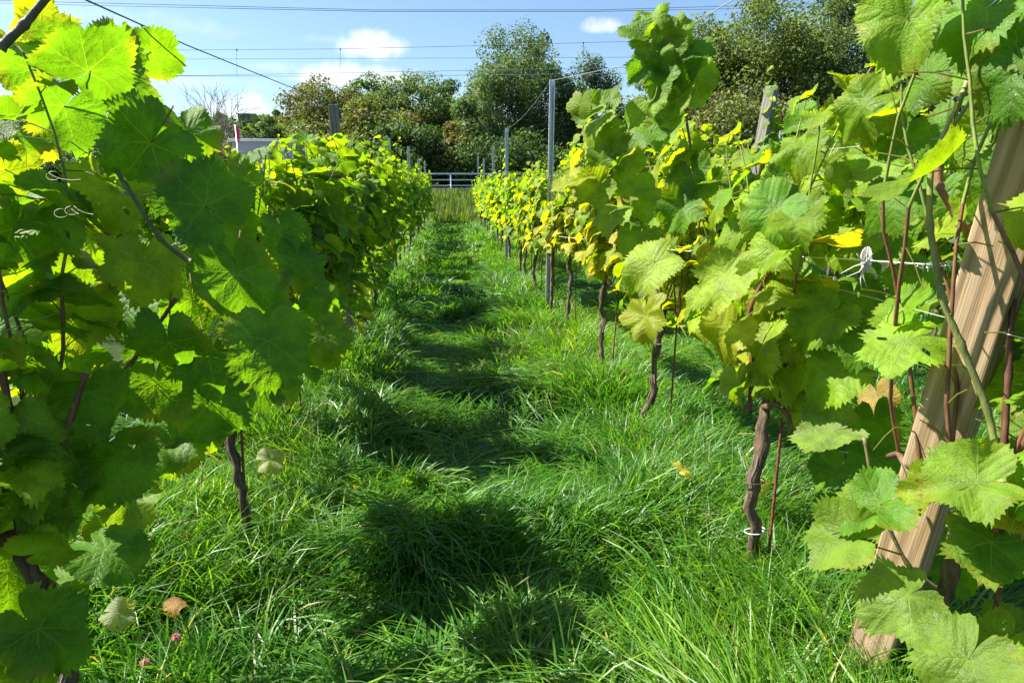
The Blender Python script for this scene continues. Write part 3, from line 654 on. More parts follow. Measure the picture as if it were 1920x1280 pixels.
for i, y in enumerate(right_y):
    x = XR + rng.normal(0, .02)
    if 1 <= i <= 4:
        q_ = foot(*((1408, 1030), (1203, 792), (1130, 692), (1068, 603))[i - 1], .28 if i == 1 else .2); x, y = q_[0] + (.10 if i == 2 else 0), q_[1]
    if y < 9.5:
        g = vine_geo(pt(x, y), 300 + i, shoots=(9, 9, 10, 11)[min(i, 3)], top=[2.0, 1.75, 1.75, 1.8, 1.75, 1.65, 1.6, 1.6, 1.6][min(i, 8)], lod=lod_of(y), yel=[.08, .4, .75, .9, .8, .65, .55, .5][min(i, 7)], lime=[.55, .7, .75, .7, .65, .6, .6][min(i, 6)],
                     size=.15, mask=MASK_R, low=.45 if i == 0 else .62, lean_x=-.03, tall=2 if i == 2 else 0, trunk_lean=-.4 if i == 2 else 0, leafden=.9)
        v = make_vine(pt(x, y), g, lod_of(y), right_extra(i, pt(x, y), g[1]))
    else:
        v = far_vine('right%d' % (i % 4), x, y, shoots=11, top=1.6, yel=.35, lime=.5, size=.14, tall=(i % 4 == 2))
        v.rotation_euler.z = math.pi * (i // 4 % 2)
    FEET[i] = (x, y)
    if i < 3: TIES[i] = (pt(x, y), g[0].tp)
    tag(v, '%s grapevine from the camera in the yellowing row on the right of the grass path' % ordl(i), 'grapevine', GR)
for i in range(21):
    y = 2.6 + 1.12 * i; x = XR2 + rng.normal(0, .03)
    v = far_vine('outer%d' % (i % 5), x, y, shoots=12, top=1.85, yel=.15, lime=.5, size=.15, tall=(2 if i % 5 in (1, 3) else 0))
    v.rotation_euler.z = math.pi * (i // 5 % 2)
    tag(v, '%s grapevine from the camera in the second row right of the grass path' % ordl(i), 'grapevine', 'grapevines in the second row right of the path')
for i in range(18):
    y = 4.6 + 1.18 * i; x = XR3 + rng.normal(0, .03)
    v = far_vine('outer%d' % ((i + 2) % 5), x, y)
    v.rotation_euler.z = math.pi * ((i + 1) // 5 % 2)
    tag(v, '%s grapevine from the camera in the third row right of the grass path' % ordl(i), 'grapevine', 'grapevines in the third row right of the path')
for i in range(20):
    y = 2.3 + 1.15 * i; x = XL2 + rng.normal(0, .03)
    v = far_vine('left%d' % ((i + 1) % 4), x, y)
    tag(v, '%s grapevine from the camera in the row behind the left-hand row' % ordl(i), 'grapevine', 'grapevines in the row behind the left row')

# training stakes: a rusty rod beside each nearer trunk
def stake_mesh():
    t = Tubes(); zz = np.linspace(-.1, 1.15, 26)
    t.add(np.stack([zz * .01, zz * 0, zz], -1), .0048 + .0007 * (np.arange(26) % 2), 7, (.17, .065, .035), .08); return t.mesh('training_stake', M_RUST)
sm = stake_mesh()
def ring_mesh(P, rad, colr, mat, turns=1.0, rr=.022, name='tie'):
    t = Tubes(); a = np.linspace(0, 2 * math.pi * turns, int(18 * turns) + 1)
    t.add(np.stack([np.cos(a) * rr * 1.2, np.sin(a) * rr * .8, .002 * a], -1) + P, rad, 5, colr); return t.mesh(name, mat)
for k, z, lab in ((1, .36, 'white plastic tie round the first gnarled trunk on the right, low down'), (1, .55, 'dark tie round the first gnarled trunk on the right, above the white one'), (2, .62, 'grey tie round the second trunk and its rod on the right')):
    o = link_mesh('plant_tie', ring_mesh((0, 0, 0), .0022, (.55, .55, .52) if lab[:5] == 'white' else (.05, .05, .05) if lab[:4] == 'dark' else (.35, .35, .36), M_PLAIN, 1.1, .030)); q_ = TIES[k][1]; o.location = TIES[k][0] + (np.interp(z, q_[:, 2], q_[:, 0]), np.interp(z, q_[:, 2], q_[:, 1]), z); tag(o, lab, 'tie')
for side, ys, X in (('left', left_y, XL), ('right', right_y, XR)):
    for i, y in enumerate(ys[:8]):
        p = pt(X + .055, y - .05)
        if side == 'right' and 1 <= i <= 4: p = pt(FEET[i][0] + .055, FEET[i][1] - .02)
        if side == 'left' and i == 0: p = pt(X - .10, y - .03)
        o = link_mesh('training_stake', sm); o.location = p; o.rotation_euler = (rng.normal(0, .03), rng.normal(0, .03), rng.uniform(0, 6))
        tag(o, 'thin rusty training rod beside the %s trunk of the row %s of the path' % (ordl(i), side), 'stake', 'rusty training rods beside the trunks')

# ------------------------------------------------------------------ trellis posts
def steel_post(h):
    """open galvanised profile: web with two folded flanges and hook notches"""
    w_, d_ = .055, .035
    b = [((0, 0, h / 2), (w_, .003, h), None), ((-w_ / 2 + .0015, -d_ / 2 + .0005, h / 2), (.003, d_, h - .004), None), ((w_ / 2 - .0015, -d_ / 2 + .0005, h / 2), (.003, d_, h - .004), None),
         ((-w_ / 2 + .008, -d_ + .001, h / 2), (.012, .003, h - .008), None), ((w_ / 2 - .008, -d_ + .001, h / 2), (.012, .003, h - .008), None)]
    return b
def post(loc, h, label, tilt=(0, 0), rz=0.0, hooks=True):
    root = empty('trellis_post', tuple(loc)); root.rotation_euler = (tilt[0], tilt[1], rz)
    me = box_mesh('profile', steel_post(h), M_ZINC)
    a = me.color_attributes.new('tint', 'FLOAT_COLOR', 'POINT'); a.data.foreach_set('color', np.tile([.50, .52, .54, 1], len(me.vertices)).astype(np.float32))
    link_mesh('profile', me, root)
    if hooks:
        t = Tubes()
        for z in np.arange(.5, h - .1, .12):
            for sx in (-1, 1): t.add([(sx * .0275, -.02, z), (sx * .034, -.02, z + .004), (sx * .034, -.02, z + .018)], .0022, 4, (.4, .42, .43))
        link_mesh('wire_hooks', t.mesh('wire_hooks', M_ZINC), root)
    return tag(root, label, 'post', 'steel posts of the vineyard trellis')
RP = [(XR, 7.05, 2.56), (XR - .06, 11.9, 2.56), (XR, 16.6, 2.38), (XR, 21.2, 2.35), (XR, 25.6, 2.4)]
for i, (x, y, h) in enumerate(RP):
    post(pt(x, y), h, ['tall steel trellis post nearest the camera in the row right of the path', 'second steel trellis post from the camera right of the path', 'third steel trellis post from the camera right of the path', 'fourth small steel trellis post far down the right row', 'steel trellis post at the far end of the right row'][i], (R(.4 * (-1) ** i), R(.3)), 0, i < 3)
for i, y in enumerate((10.4, 15.2, 20.0, 24.6)):
    post(pt(XL - .05, y), 2.25 + .05 * (i % 2), '%s slim steel trellis post inside the row left of the path' % ordl(i), (0, R(.5)), 0, False)
for i, y in enumerate((10.8, 15.5, 20.2, 24.8)):
    post(pt(XR2, y), 2.3, '%s steel post in the second row right of the path' % ordl(i), (0, R(.6)), 0, False)
    post(pt(XR3, y - 1), 2.3, '%s steel post in the third row right of the path' % ordl(i), (0, R(-.6)), 0, False)

def wood_post(name, base, top, wx, wy, label, mat, cat='post', group=None, twist=0.0):
    base = np.array(base); top = np.array(top); L_ = np.linalg.norm(top - base)
    me = box_mesh(name, [((0, 0, L_ / 2), (wx, wy, L_), None)], mat, .004)
    o = link_mesh(name, me); o.location = base
    q_ = Vector(top - base).to_track_quat('Z', 'Y')
    from mathutils import Quaternion
    o.rotation_mode = 'QUATERNION'; o.rotation_quaternion = q_ @ Quaternion((0, 0, 1), twist)
    return tag(o, label, cat, group)
LP = at(625, 197, 5.5)
b = pt(LP[0] + .05, 5.48); wood_post('wooden_post', b - (0, 0, .1), LP, .075, .075, 'weathered square wooden post rising above the left row of vines', M_WOOD_GREY, twist=.5)
R2P = at(1448, 163, 6.2)
b = pt(R2P[0] - .28, 6.15); wood_post('wooden_post', b - (0, 0, .1), R2P, .10, .10, 'pale wooden post with a wire loop on top in the second row on the right', M_WOOD_GREY, twist=.45)
t = Tubes(); a = np.linspace(0, 6.6, 22)
t.add(np.stack([.02 * np.cos(a), 0 * a, .02 * np.sin(a)], -1) + R2P + (.0, -.062, -.02), .0028, 5, (.7, .7, .68))
o = link_mesh('wire_loop', t.mesh('wire_loop', M_PLAIN)); tag(o, 'small white wire loop nailed to the top of the pale wooden post', 'wire loop')
# the heavy slanting end post in the right foreground

END = wood_post('end_post', EB - ed * .35, ET + ed * .35, .098, .098, 'thick slanting square timber end post with red-brown grain in the right foreground', M_WOOD, twist=R(40))

# ------------------------------------------------------------------ wires
def wire(pts, r_, label, colr=(.45, .45, .45), cat='wire', group='trellis wires', name='trellis_wire', sag=.0, n=24, mat=None):
    P = []
    for a, b in zip(pts[:-1], pts[1:]):
        t = np.linspace(0, 1, n)[:, None]; q_ = np.asarray(a) * (1 - t) + np.asarray(b) * t; q_[:, 2] -= sag * 4 * (t * (1 - t))[:, 0]
        P.append(q_ if not P else q_[1:])
    t = Tubes(); t.add(np.concatenate(P), r_, 5, colr)
    return tag(link_mesh(name, t.mesh(name, mat or M_WIRE)), label, cat, group)
tops = [np.array([x, y, float(ground_z(x, y)) + h - .01]) for x, y, h in RP]
wire([at(1398, -14, 2.3), at(1165, 124, 4.6), tops[0]], .0022, 'pale top wire running up from the tall steel post on the right', (.6, .6, .6), sag=.0, group='top wires above the vines')
for i in range(3):
    wire([tops[i], tops[i + 1]], .002, ['thin sagging wire between the first and second steel posts on the right', 'thin sagging wire between the second and third steel posts on the right', 'thin sagging wire between the third and fourth steel posts on the right'][i], (.55, .55, .55), sag=.08, group='top wires above the vines')
wire([at(120, -18, 1.75), at(350, 85, 2.9), at(555, 168, 4.5), LP], .0026, 'dark top wire slanting down across the sky to the left wooden post', (.03, .03, .035), group='top wires above the vines')
for side, X in (('left', XL), ('right', XR)):
    for z, wd in ((.86, 'lowest'), (1.22, 'middle'), (1.6, 'upper')):
        if side == 'right' and z == .86: continue
        wire([(X + .01, -.5, z), (X + .01, 8, z), (X + .01, 24, z)], .0013, '%s foliage wire threaded through the row on the %s of the path' % (wd, side), (.6, .6, .6))
# the visible white wire at the right that is tied off on the end post
wa = at(1275, 470, 2.9); wb = at(1590, 486, 1.55); wc = at(1625, 492, 1.48); wd_ = at(1775, 498, 1.27)
wire([at(1020, 440, 6.9), wa, wb, wd_], .0013, 'white cordon wire leading from the right-hand vines to the slanting end post', (.8, .8, .8), mat=M_PLAIN)
t = Tubes()
r = np.random.default_rng(5)
for k in range(7):        # knotted white cord
    a = np.linspace(0, 6.3, 12) + k; t.add(wc + np.stack([.012 * np.cos(a), .006 * np.sin(a) + .001 * k, .018 * np.sin(a + .5) + .003 * k], -1), .0018, 5, (.42, .40, .36))
for e, q_ in (((1628, 452), .004), ((1640, 470), .003), ((1560, 520), 0), ((1575, 528), .0), ((1625, 555), 0), ((1612, 560), 0), ((1600, 470), 0)):
    e3 = at(e[0], e[1], 1.46); e3 = wc + (e3 - wc) * .75; mid = (wc + e3) / 2 + r.normal(0, .005, 3)
    t.add(np.array([wc, mid, e3]), [.0020, .0016, .0009], 5, (.46, .44, .39))
tag(link_mesh('cord_knot', t.mesh('cord_knot', M_PLAIN)), 'frayed knot of white cord tied round the wire beside the end post', 'cord')
t = Tubes()
for k, (x0, x1, dy) in enumerate(((1722, 1800, 0), (1725, 1790, 6), (1735, 1830, -4))):
    a = np.linspace(0, 1, 40); p0 = at(x0, 500 + dy, 1.27); p1 = at(x1, 494 + dy, 1.22)
    t.add(p0 + (p1 - p0) * a[:, None] + np.stack([a * 0, .004 * np.cos(a * 40 + k), .005 * np.sin(a * 40 + k)], -1), .0013, 5, (.62, .62, .6))
tag(link_mesh('wire_coil', t.mesh('wire_coil', M_WIRE)), 'twisted galvanised wire coiled round the slanting end post', 'wire')
t = Tubes()
for k, z in enumerate((498, 690)):
    c0 = at(1825 - k * 70, z, 1.2 + k * .1)
#@@END

# ------------------------------------------------------------------ grass
def build_grass():
    zones = [(-1.7, 3.0, .75, 3.2, 5000, 5, 1.12), (-1.9, 4.0, 3.2, 6.5, 2700, 4, 1.4), (-3.6, 6.5, 6.5, 13, 950, 3, 2.0), (-4.2, 10, 13, 25, 380, 3, 3.2)]
    V_ = []; F_ = []; C_ = []; off = 0
    for x0, x1, y0, y1, den, seg, wf in zones:
        n = int((x1 - x0) * (y1 - y0) * den)
        # blades grow in tufts
        nt_ = n // 14; cx = rng.uniform(x0, x1, nt_); cy = rng.uniform(y0, y1, nt_); ti = rng.integers(0, nt_, n)
        x = cx[ti] + rng.normal(0, .042 * wf ** .5, n); y = cy[ti] + rng.normal(0, .042 * wf ** .5, n)
        P = proj(np.stack([x, y, np.full(n, .15)], -1))
        k = (P[:, 0] > -260) & (P[:, 0] < 2180) & (P[:, 1] < 1600) & (P[:, 2] > .3)
        x, y, ti = x[k], y[k], ti[k]; n = len(x)
        row = np.minimum(np.abs(x - XL), np.abs(x - XR)); row = np.minimum(row, np.abs(x - XR2))
        mid = sstep(.15, .6, row)                                       # 1 on the trodden path
        big = fbm(x * 1.1, y * 1.1, 11, 3)
        clump = fbm(x * 3.2, y * 3.2, 21, 2)
        h = (.14 + .24 * big + .20 * clump + rng.normal(0, .055, n) + .09 * rng.random(nt_)[ti]) * (1 - .12 * mid) * (1 + .35 * sstep(.35, .7, x) * sstep(3.2, 1.8, y))
        h = np.clip(h, .08, .55) * np.interp(y, [0, 14, 24], [1, .85, .8])
        ang = 6.28 * 1.6 * fbm(x * .9, y * .9, 31, 2) + rng.normal(0, .5 + .4 * (1 - mid), n) + 1.05 * rng.normal(0, 1, nt_)[ti]
        lean = (.30 + 1.05 * mid * sstep(.3, .62, fbm(x * 1.9, y * 1.9, 41, 2)) + .3 * rng.random(n)) 
        dx, dy = np.cos(ang), np.sin(ang)
        t = np.linspace(0, 1, seg + 1)[None]
        H = h[:, None]; Ln = lean[:, None]
        zz = H * (t - (Ln * .55 + .1) * t ** 2.4) ; rr_ = H * Ln * .95 * t ** 1.7
        zz = np.maximum(zz, .01 + .015 * rng.random((n, 1)) + 0 * t)
        gz = ground_z(x, y)
        cxp = x[:, None] + dx[:, None] * rr_; cyp = y[:, None] + dy[:, None] * rr_; czp = gz[:, None] + zz - .01 * (t == 0)
        wdt = (.0031 * wf * rng.uniform(.6, 1.35, n))[:, None] * np.array([.8, 1.0, .95, .8, .5, .08] if seg == 5 else ([.8, 1, .85, .55, .08] if seg == 4 else [.9, 1, .7, .08]))[None]
        fa = ang + math.pi / 2 + rng.normal(0, .6, n)
        wx, wy = np.cos(fa)[:, None] * wdt, np.sin(fa)[:, None] * wdt; wz = (rng.normal(0, .35, n))[:, None] * wdt
        A = np.stack([cxp - wx, cyp - wy, czp - wz], -1); B = np.stack([cxp + wx, cyp + wy, czp + wz], -1)
        V = np.stack([A, B], 2).reshape(n, -1, 3)
        m = 2 * (seg + 1); j = np.arange(seg) * 2
        f = np.stack([j, j + 1, j + 3, j + 2], -1)[None] + (np.arange(n) * m)[:, None, None] + off
        base = np.array([(.072, .190, .010), (.042, .140, .010), (.112, .235, .014), (.055, .165, .022)])[rng.integers(0, 4, n)]
        dry = rng.random(n) < .022; base = np.where(dry[:, None], np.array([(.30, .26, .12)]), base) * rng.uniform(.8, 1.25, (n, 1))
        warm = fbm(x * .7, y * .7, 51, 2)[:, None]; base = base * (1 + (warm - .5) * np.array([[.9, .35, .1]]))
        c = np.repeat(base[:, None], m, 1)
        V_.append(V.reshape(-1, 3)); F_.append(f.reshape(-1, 4)); C_.append(c.reshape(-1, 3)); off += n * m
    me = np_mesh('grass', np.concatenate(V_), [np.concatenate(F_)], M_GRASS, True, colr=np.concatenate(C_))
    tag(link_mesh('grass', me), 'long lush green grass matted into waves between the vine rows', 'grass', kind='stuff')
build_grass()
def build_weeds():
    n = 46000
    x = rng.uniform(-16, 26, n); y = rng.uniform(24.5, 33.6, n)
    patch = fbm(x * .5, y * .5, 61, 3)
    h = (.12 + .36 * patch) * rng.uniform(.5, 1.4, n); ang = rng.uniform(0, 6.28, n)
    gz = ground_z(x, y); w_ = .012 * rng.uniform(.6, 1.6, n)
    base = np.stack([x, y, gz], -1); d = np.stack([np.cos(ang), np.sin(ang), 0 * ang], -1)
    tipv = base + d * (h * .3)[:, None] + np.array([0, 0, 1]) * h[:, None]
    s = np.stack([-np.sin(ang), np.cos(ang), 0 * ang], -1) * w_[:, None]
    midv = base + d * (h * .08)[:, None] + np.array([0, 0, .55]) * h[:, None]
    V = np.stack([base - s, base + s, midv + s, midv - s, tipv + s * .4, tipv - s * .4], 1).reshape(-1, 3)
    o6 = (np.arange(n) * 6)[:, None]
    f = np.concatenate([o6 + [0, 1, 2, 3], o6 + [3, 2, 4, 5]])
    pal = np.array([(.06, .13, .02), (.07, .14, .022), (.08, .14, .03), (.11, .14, .04), (.05, .11, .018)])
    u = np.clip((patch * 5 + rng.normal(0, .9, n)).astype(int), 0, 4)
    c = np.repeat(pal[u] * rng.uniform(.7, 1.3, (n, 1)), 6, 0)
    tag(link_mesh('weeds', np_mesh('weeds', V, [f], M_GRASS, True, colr=c)), 'tall green and straw coloured weeds on the bank below the railing', 'weeds', kind='stuff')
build_weeds()
def fallen(px, py, Y, label, c, sz=.10, up=.24, rot=0.0):
    p = at(px, py, Y); r = np.random.default_rng(int(px))
    V, f, uv, cc = leaves_geo(dict(pos=np.zeros((1, 3)), nrm=np.array([[.15, -.45, .9]]) + r.normal(0, .15, (1, 3)), tip=np.array([[math.cos(rot), math.sin(rot), 0]]), size=np.array([sz]), col=np.array([c]), shape=np.array([[.2, .3, -.5, .15]])), 'hi')
    o = link_mesh('fallen_leaf', np_mesh('fallen_leaf', V, f, M_LEAF, True, uv, cc)); o.location = p
    tag(o, label, 'leaf', 'fallen vine leaves in the grass')
fallen(1283, 880, 2.42, 'bright yellow fallen leaf in the grass between two right-hand trunks', (.50, .44, .06), .09, rot=.4)
fallen(505, 862, 2.72, 'pale green fallen leaf leaning in the grass beside the left trunk', (.30, .34, .14), .13, rot=.3)
fallen(1425, 912, 2.15, 'small yellow leaf in the grass behind the rusty rod on the right', (.35, .36, .05), .08, rot=2)
fallen(325, 1135, 1.72, 'dry orange brown curled leaf lying in the grass at the lower left', (.42, .22, .09), .06, rot=1)
fallen(218, 1148, 1.70, 'pale grey-green leaf lying in the grass below the left foliage', (.28, .32, .16), .09, rot=0)
fallen(850, 698, 4.2, 'faded green leaf lying flat on the grass path', (.16, .20, .06), .10, rot=0)
def clover(px, py, Y, label):
    p = at(px, py, Y); root = empty('clover_flower', tuple(p)); r = np.random.default_rng(int(py))
    t = Tubes(); t.add([(.01, 0, -.2), (.004, 0, -.1), (0, 0, 0)], .0014, 5, (.08, .16, .03)); link_mesh('stem', t.mesh('stem', M_CANE), root)
    n = 90; v = unit_rows(r.normal(0, 1, (n, 3)) + (0, 0, .5)); V = []; f = []
    for i in range(n):
        a = unit(np.cross(v[i], r.normal(0, 1, 3))); b0 = v[i] * .004; e = v[i] * .0125 + r.normal(0, .0008, 3)
        V += [b0 - a * .001, b0 + a * .001, e + a * .0014, e - a * .0014]; f.append([4 * i, 4 * i + 1, 4 * i + 2, 4 * i + 3])
    c = np.repeat(np.array([(.50, .18, .30), (.62, .34, .44), (.45, .14, .26)])[r.integers(0, 3, n)], 4, 0)
    link_mesh('flower_head', np_mesh('flower_head', np.array(V), [np.array(f)], M_TREE, False, colr=c), root)
    tag(root, label, 'flower', 'pink clover flowers')
clover(330, 1194, 1.62, 'pink clover flower head in the grass at lower left, the upper of two')
clover(270, 1243, 1.55, 'small pink clover flower head nearest the bottom left corner')

# ------------------------------------------------------------------ railing and road side
def railing():
    # posts and rails in ONE thing per span
    y = 33.6; z0 = 1.0
    for k, x0 in enumerate(np.arange(-14, 30, 6.0)):
        root = empty('railing_section', (x0, y, z0))
        t = Tubes()
        for z in (1.08, .78, .5): t.add([(0.03, 0, z), (5.97, 0, z)], .045 if z > 1 else .032, 6, (.7, .73, .76))
        link_mesh('rails', t.mesh('rails', M_PLAIN), root)
        for x in (0, 2, 4):
            t = Tubes(); t.add([(x, .0, -.6), (x, .0, 1.06)], .04, 6, (.66, .69, .72)); link_mesh('post', t.mesh('post', M_PLAIN), root)
        tag(root, 'grey metal railing section beside the road, %s from the left end' % ordl(k), 'railing', 'grey metal railing along the road')
railing()
# ------------------------------------------------------------------ trees
def blob_tree(name, foot, H, Wd, label, pal, n=9000, leaf=.2, clusters=60, shape='round', trunkc=(.10, .085, .07), gap=.0, group='trees beyond the road', low=.12, seed=1, D=None):
    r = np.random.default_rng(seed); D = D or Wd
    root = empty(name, tuple(foot))
    # clump centres
    cs = []
    while len(cs) < clusters:
        u = r.uniform(-1, 1, 3); zz = (u[2] + 1) / 2
        if shape == 'round': rad = math.sqrt(max(0, 1 - (zz * 1.9 - .85) ** 2 / 1.15)) if zz * 1.9 - .85 < 1.07 else 0
        elif shape == 'birch': rad = np.interp(zz, [0, .15, .45, .75, 1], [.85, 1, .95, .75, .30])
        elif shape == 'wall': rad = np.interp(zz, [0, .3, .8, 1], [1, 1, .9, .6])
        else: rad = np.interp(zz, [0, .2, .6, 1], [.3, .9, .8, .2])
        q_ = math.hypot(u[0], u[1])
        if q_ > rad or q_ < rad * .35 * r.random(): continue
        cs.append((u[0] * Wd / 2, u[1] * D / 2, H * (low + (1 - low) * zz)))
    cs = np.array(cs); n = int(n * 2.1); cr = r.uniform(.10, .19, clusters) * Wd * (1 if shape != 'birch' else .8)
    # limbs
    t = Tubes(); tr = max(.10, H * .016)
    hp = np.array([[0, 0, -.4], [r.normal(0, .1), 0, H * .25], [r.normal(0, .25), r.normal(0, .2), H * .5], [r.normal(0, .4), r.normal(0, .3), H * .88]])
    t.add(hp, [tr, tr * .8, tr * .55, tr * .12], 7, trunkc, .1); link_mesh('trunk', t.mesh('trunk', M_BARK), root)
    t = Tubes()
    for c, q_ in zip(cs[:45], cr[:45]):
        z0 = max(H * .12, c[2] * .62); st = np.array([np.interp(z0, hp[:, 2], hp[:, 0]), np.interp(z0, hp[:, 2], hp[:, 1]), z0])
        mid = (st + c) / 2 + np.array([0, 0, .04 * H * r.random()]); t.add(np.array([st, mid, c]), [tr * .3, tr * .2, tr * .06], 5, trunkc, .1)
    link_mesh('limbs', t.mesh('limbs', M_BARK), root)
    # leaves
    ci = r.integers(0, clusters, n); v = r.normal(0, 1, (n, 3)); v /= np.linalg.norm(v, axis=1)[:, None]
    rad = cr[ci] * (.35 + .75 * r.random(n) ** .5) * r.uniform(.8, 1.1, n)
    P = cs[ci] + v * rad[:, None] * np.array([1, 1, .75 if shape != 'birch' else 1.15])
    if shape == 'birch': P[:, 2] -= .25 * cr[ci] * (np.abs(v[:, 0]) + np.abs(v[:, 1]))
    k = fbm(P[:, 0] * 1.2 + seed * 3, P[:, 2] * 1.2, seed, 3) > gap
    P, ci, v = P[k], ci[k], v[k]; n = len(P)
    nn = unit_rows(v * .6 + np.array([0, 0, .35]) + r.normal(0, .6, (n, 3))); a = unit_rows(np.cross(nn, r.normal(0, 1, (n, 3)))); b_ = np.cross(nn, a)
    s = (leaf * 1.15 * r.uniform(.5, 1.2, n))[:, None]
    V = np.stack([P - a * s * .5, P + b_ * s * .33 + a * s * .05, P + a * s * .6 - nn * s * .12, P - b_ * s * .33], 1).reshape(-1, 3)
    f = np.arange(n * 4).reshape(n, 4)
    pal = np.array(pal); cc = pal[r.integers(0, len(pal), clusters)]
    c = cc[ci] * .6 + pal[r.integers(0, len(pal), n)] * .4; c *= r.uniform(.7, 1.3, (n, 1))
    link_mesh('crown', np_mesh('crown', V, [f], M_TREE, False, colr=np.repeat(c, 4, 0)), root)
    return tag(root, label, 'tree', group)
def unit_rows(v): return v / (np.linalg.norm(v, axis=1)[:, None] + 1e-9)
def ftree(px, top, wpx, Y, name, label, pal, **kw):
    tp = at(px, top, Y); foot = np.array([tp[0], Y, float(ground_z(tp[0], Y))]); sc_ = Y / F / math.cos(YAW)
    return blob_tree(name, foot, tp[2] - foot[2], wpx * Y / F, label, pal, **kw)
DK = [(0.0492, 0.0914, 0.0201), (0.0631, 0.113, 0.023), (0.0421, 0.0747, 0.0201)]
OL = [(0.124, 0.1645, 0.0349), (0.1406, 0.1742, 0.0443), (0.0991, 0.1452, 0.0317)]
BR = [(0.1326, 0.1118, 0.03), (0.1105, 0.1176, 0.028), (0.1436, 0.1118, 0.03), (0.0884, 0.1118, 0.025)]
GN = [(0.0806, 0.1566, 0.0269), (0.105, 0.1842, 0.0299), (0.0646, 0.1289, 0.0239)]
YB = [(0.192, 0.1495, 0.025), (0.12, 0.115, 0.022), (0.156, 0.138, 0.02)]
SG = [(0.1095, 0.1643, 0.0605), (0.1346, 0.1931, 0.0775), (0.0841, 0.1352, 0.0484)]
ftree(600, 152, 150, 56, 'broadleaf_tree', 'rusty brown tinged tree at the left end of the tree group', BR, n=9000, seed=11, clusters=60)
ftree(665, 138, 120, 58, 'broadleaf_tree', 'dark green tree between the rusty tree and the grey-green tree', GN, n=8000, seed=12)
ftree(768, 124, 140, 57, 'broadleaf_tree', 'tall rounded grey-green tree left of the gap in the tree line', SG + OL, n=11000, seed=13, clusters=70)
ftree(700, 190, 150, 50, 'broadleaf_tree', 'lower olive brown tree in front of the left tree group', OL + BR, n=10000, seed=14, low=.05)
ftree(840, 160, 110, 60, 'broadleaf_tree', 'dark tree sloping down towards the gap in the tree line', DK + GN, n=8000, seed=15, low=.05)
ftree(860, 232, 90, 50, 'broadleaf_tree', 'small tree turning yellow at the foot of the gap', YB + BR, n=7000, seed=16, low=.03)
ftree(765, 235, 140, 47, 'broadleaf_tree', 'low dark tree above the railing', DK, n=9000, seed=17, low=.0, shape='wall')  # whole crown coloured from the dark green palette
ftree(965, 50, 190, 54, 'birch_tree', 'tallest slender birch with pale trunk in the middle of the tree line', SG + DK, n=26000, seed=18, clusters=150, shape='birch', trunkc=(.42, .40, .36), leaf=.17, low=.06, gap=.12)
ftree(915, 110, 140, 51, 'birch_tree', 'silvery leaved birch leaning against the left of the tallest birch', SG, n=14000, seed=19, clusters=80, shape='birch', trunkc=(.35, .33, .3), leaf=.17, low=.03)
ftree(1015, 75, 120, 56, 'birch_tree', 'dark birch close against the right of the tallest birch', DK + SG, n=12000, seed=20, clusters=70, shape='birch', trunkc=(.35, .33, .3), leaf=.17, low=.03, gap=.12)
ftree(1100, 108, 150, 55, 'birch_tree', 'shorter dark birch to the right of the tallest birch', DK + SG, n=16000, seed=21, clusters=80, shape='birch', trunkc=(.3, .28, .25), leaf=.18, low=.03, gap=.12)
ftree(1200, 160, 120, 66, 'broadleaf_tree', 'distant olive tree low behind the tall leafy shoot', OL, n=7000, seed=22, low=.02)
ftree(1330, 45, 180, 44, 'broadleaf_tree', 'dark olive tree at the left end of the big right-hand grove', OL + DK, n=17000, seed=23, clusters=120, low=.05, leaf=.19)
ftree(1450, -25, 230, 42, 'broadleaf_tree', 'huge olive green tree filling the top right of the sky', OL, n=24000, seed=24, clusters=160, low=.05, leaf=.18)
ftree(1590, -30, 230, 43, 'broadleaf_tree', 'huge dark tree right of the huge olive green tree', OL + DK, n=22000, seed=25, clusters=160, low=.05, leaf=.18)
ftree(1760, -10, 260, 45, 'broadleaf_tree', 'large tree hidden mostly behind the leaves at the right edge', OL + DK, n=9000, seed=26, clusters=70, low=.05)
ftree(1400, 190, 300, 38, 'hedge', 'low tangled olive hedge under the big right-hand grove', OL + BR, n=11000, seed=27, shape='wall', low=.0, D=4)
ftree(1640, 170, 260, 39, 'hedge', 'low dark hedge at the foot of the huge dark tree', DK + OL, n=8000, seed=28, shape='wall', low=.0, D=4)
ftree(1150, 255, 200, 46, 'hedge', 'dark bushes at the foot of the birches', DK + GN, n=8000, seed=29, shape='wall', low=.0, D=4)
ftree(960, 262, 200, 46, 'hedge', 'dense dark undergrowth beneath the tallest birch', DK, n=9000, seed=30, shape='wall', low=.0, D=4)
ftree(512, 210, 55, 52, 'broadleaf_tree', 'small airy tree standing alone left of the tree group', GN + SG, n=1500, seed=31, clusters=26, low=.25, leaf=.2)
ftree(575, 240, 110, 48, 'hedge', 'green brown bushes under the rusty tree', OL + BR, n=6000, seed=32, shape='wall', low=.0, D=4)
ftree(420, 222, 90, 110, 'broadleaf_tree', 'dark wooded knoll tree behind the bare tree', DK, n=5000, seed=33, low=.0, leaf=.35)
ftree(390, 262, 130, 60, 'hedge', 'yellow green hedge below the bare tree', YB + OL, n=6000, seed=34, shape='wall', low=.0, D=3)
ftree(240, 225, 170, 70, 'broadleaf_tree', 'dark tree half hidden behind the left foreground leaves', DK, n=7000, seed=35, low=.0, leaf=.25)
ftree(120, 235, 170, 75, 'broadleaf_tree', 'dark tree seen between leaves at the far left', DK, n=6000, seed=36, low=.0, leaf=.25)
for k in range(6):
    ftree(-350 + k * 120, 240 - 15 * (k % 2), 170, 80, 'broadleaf_tree', ['dark background tree far out at the left, %s of the line' % ordl(k)][0], DK, n=2500, seed=40 + k, low=.0, leaf=.35)
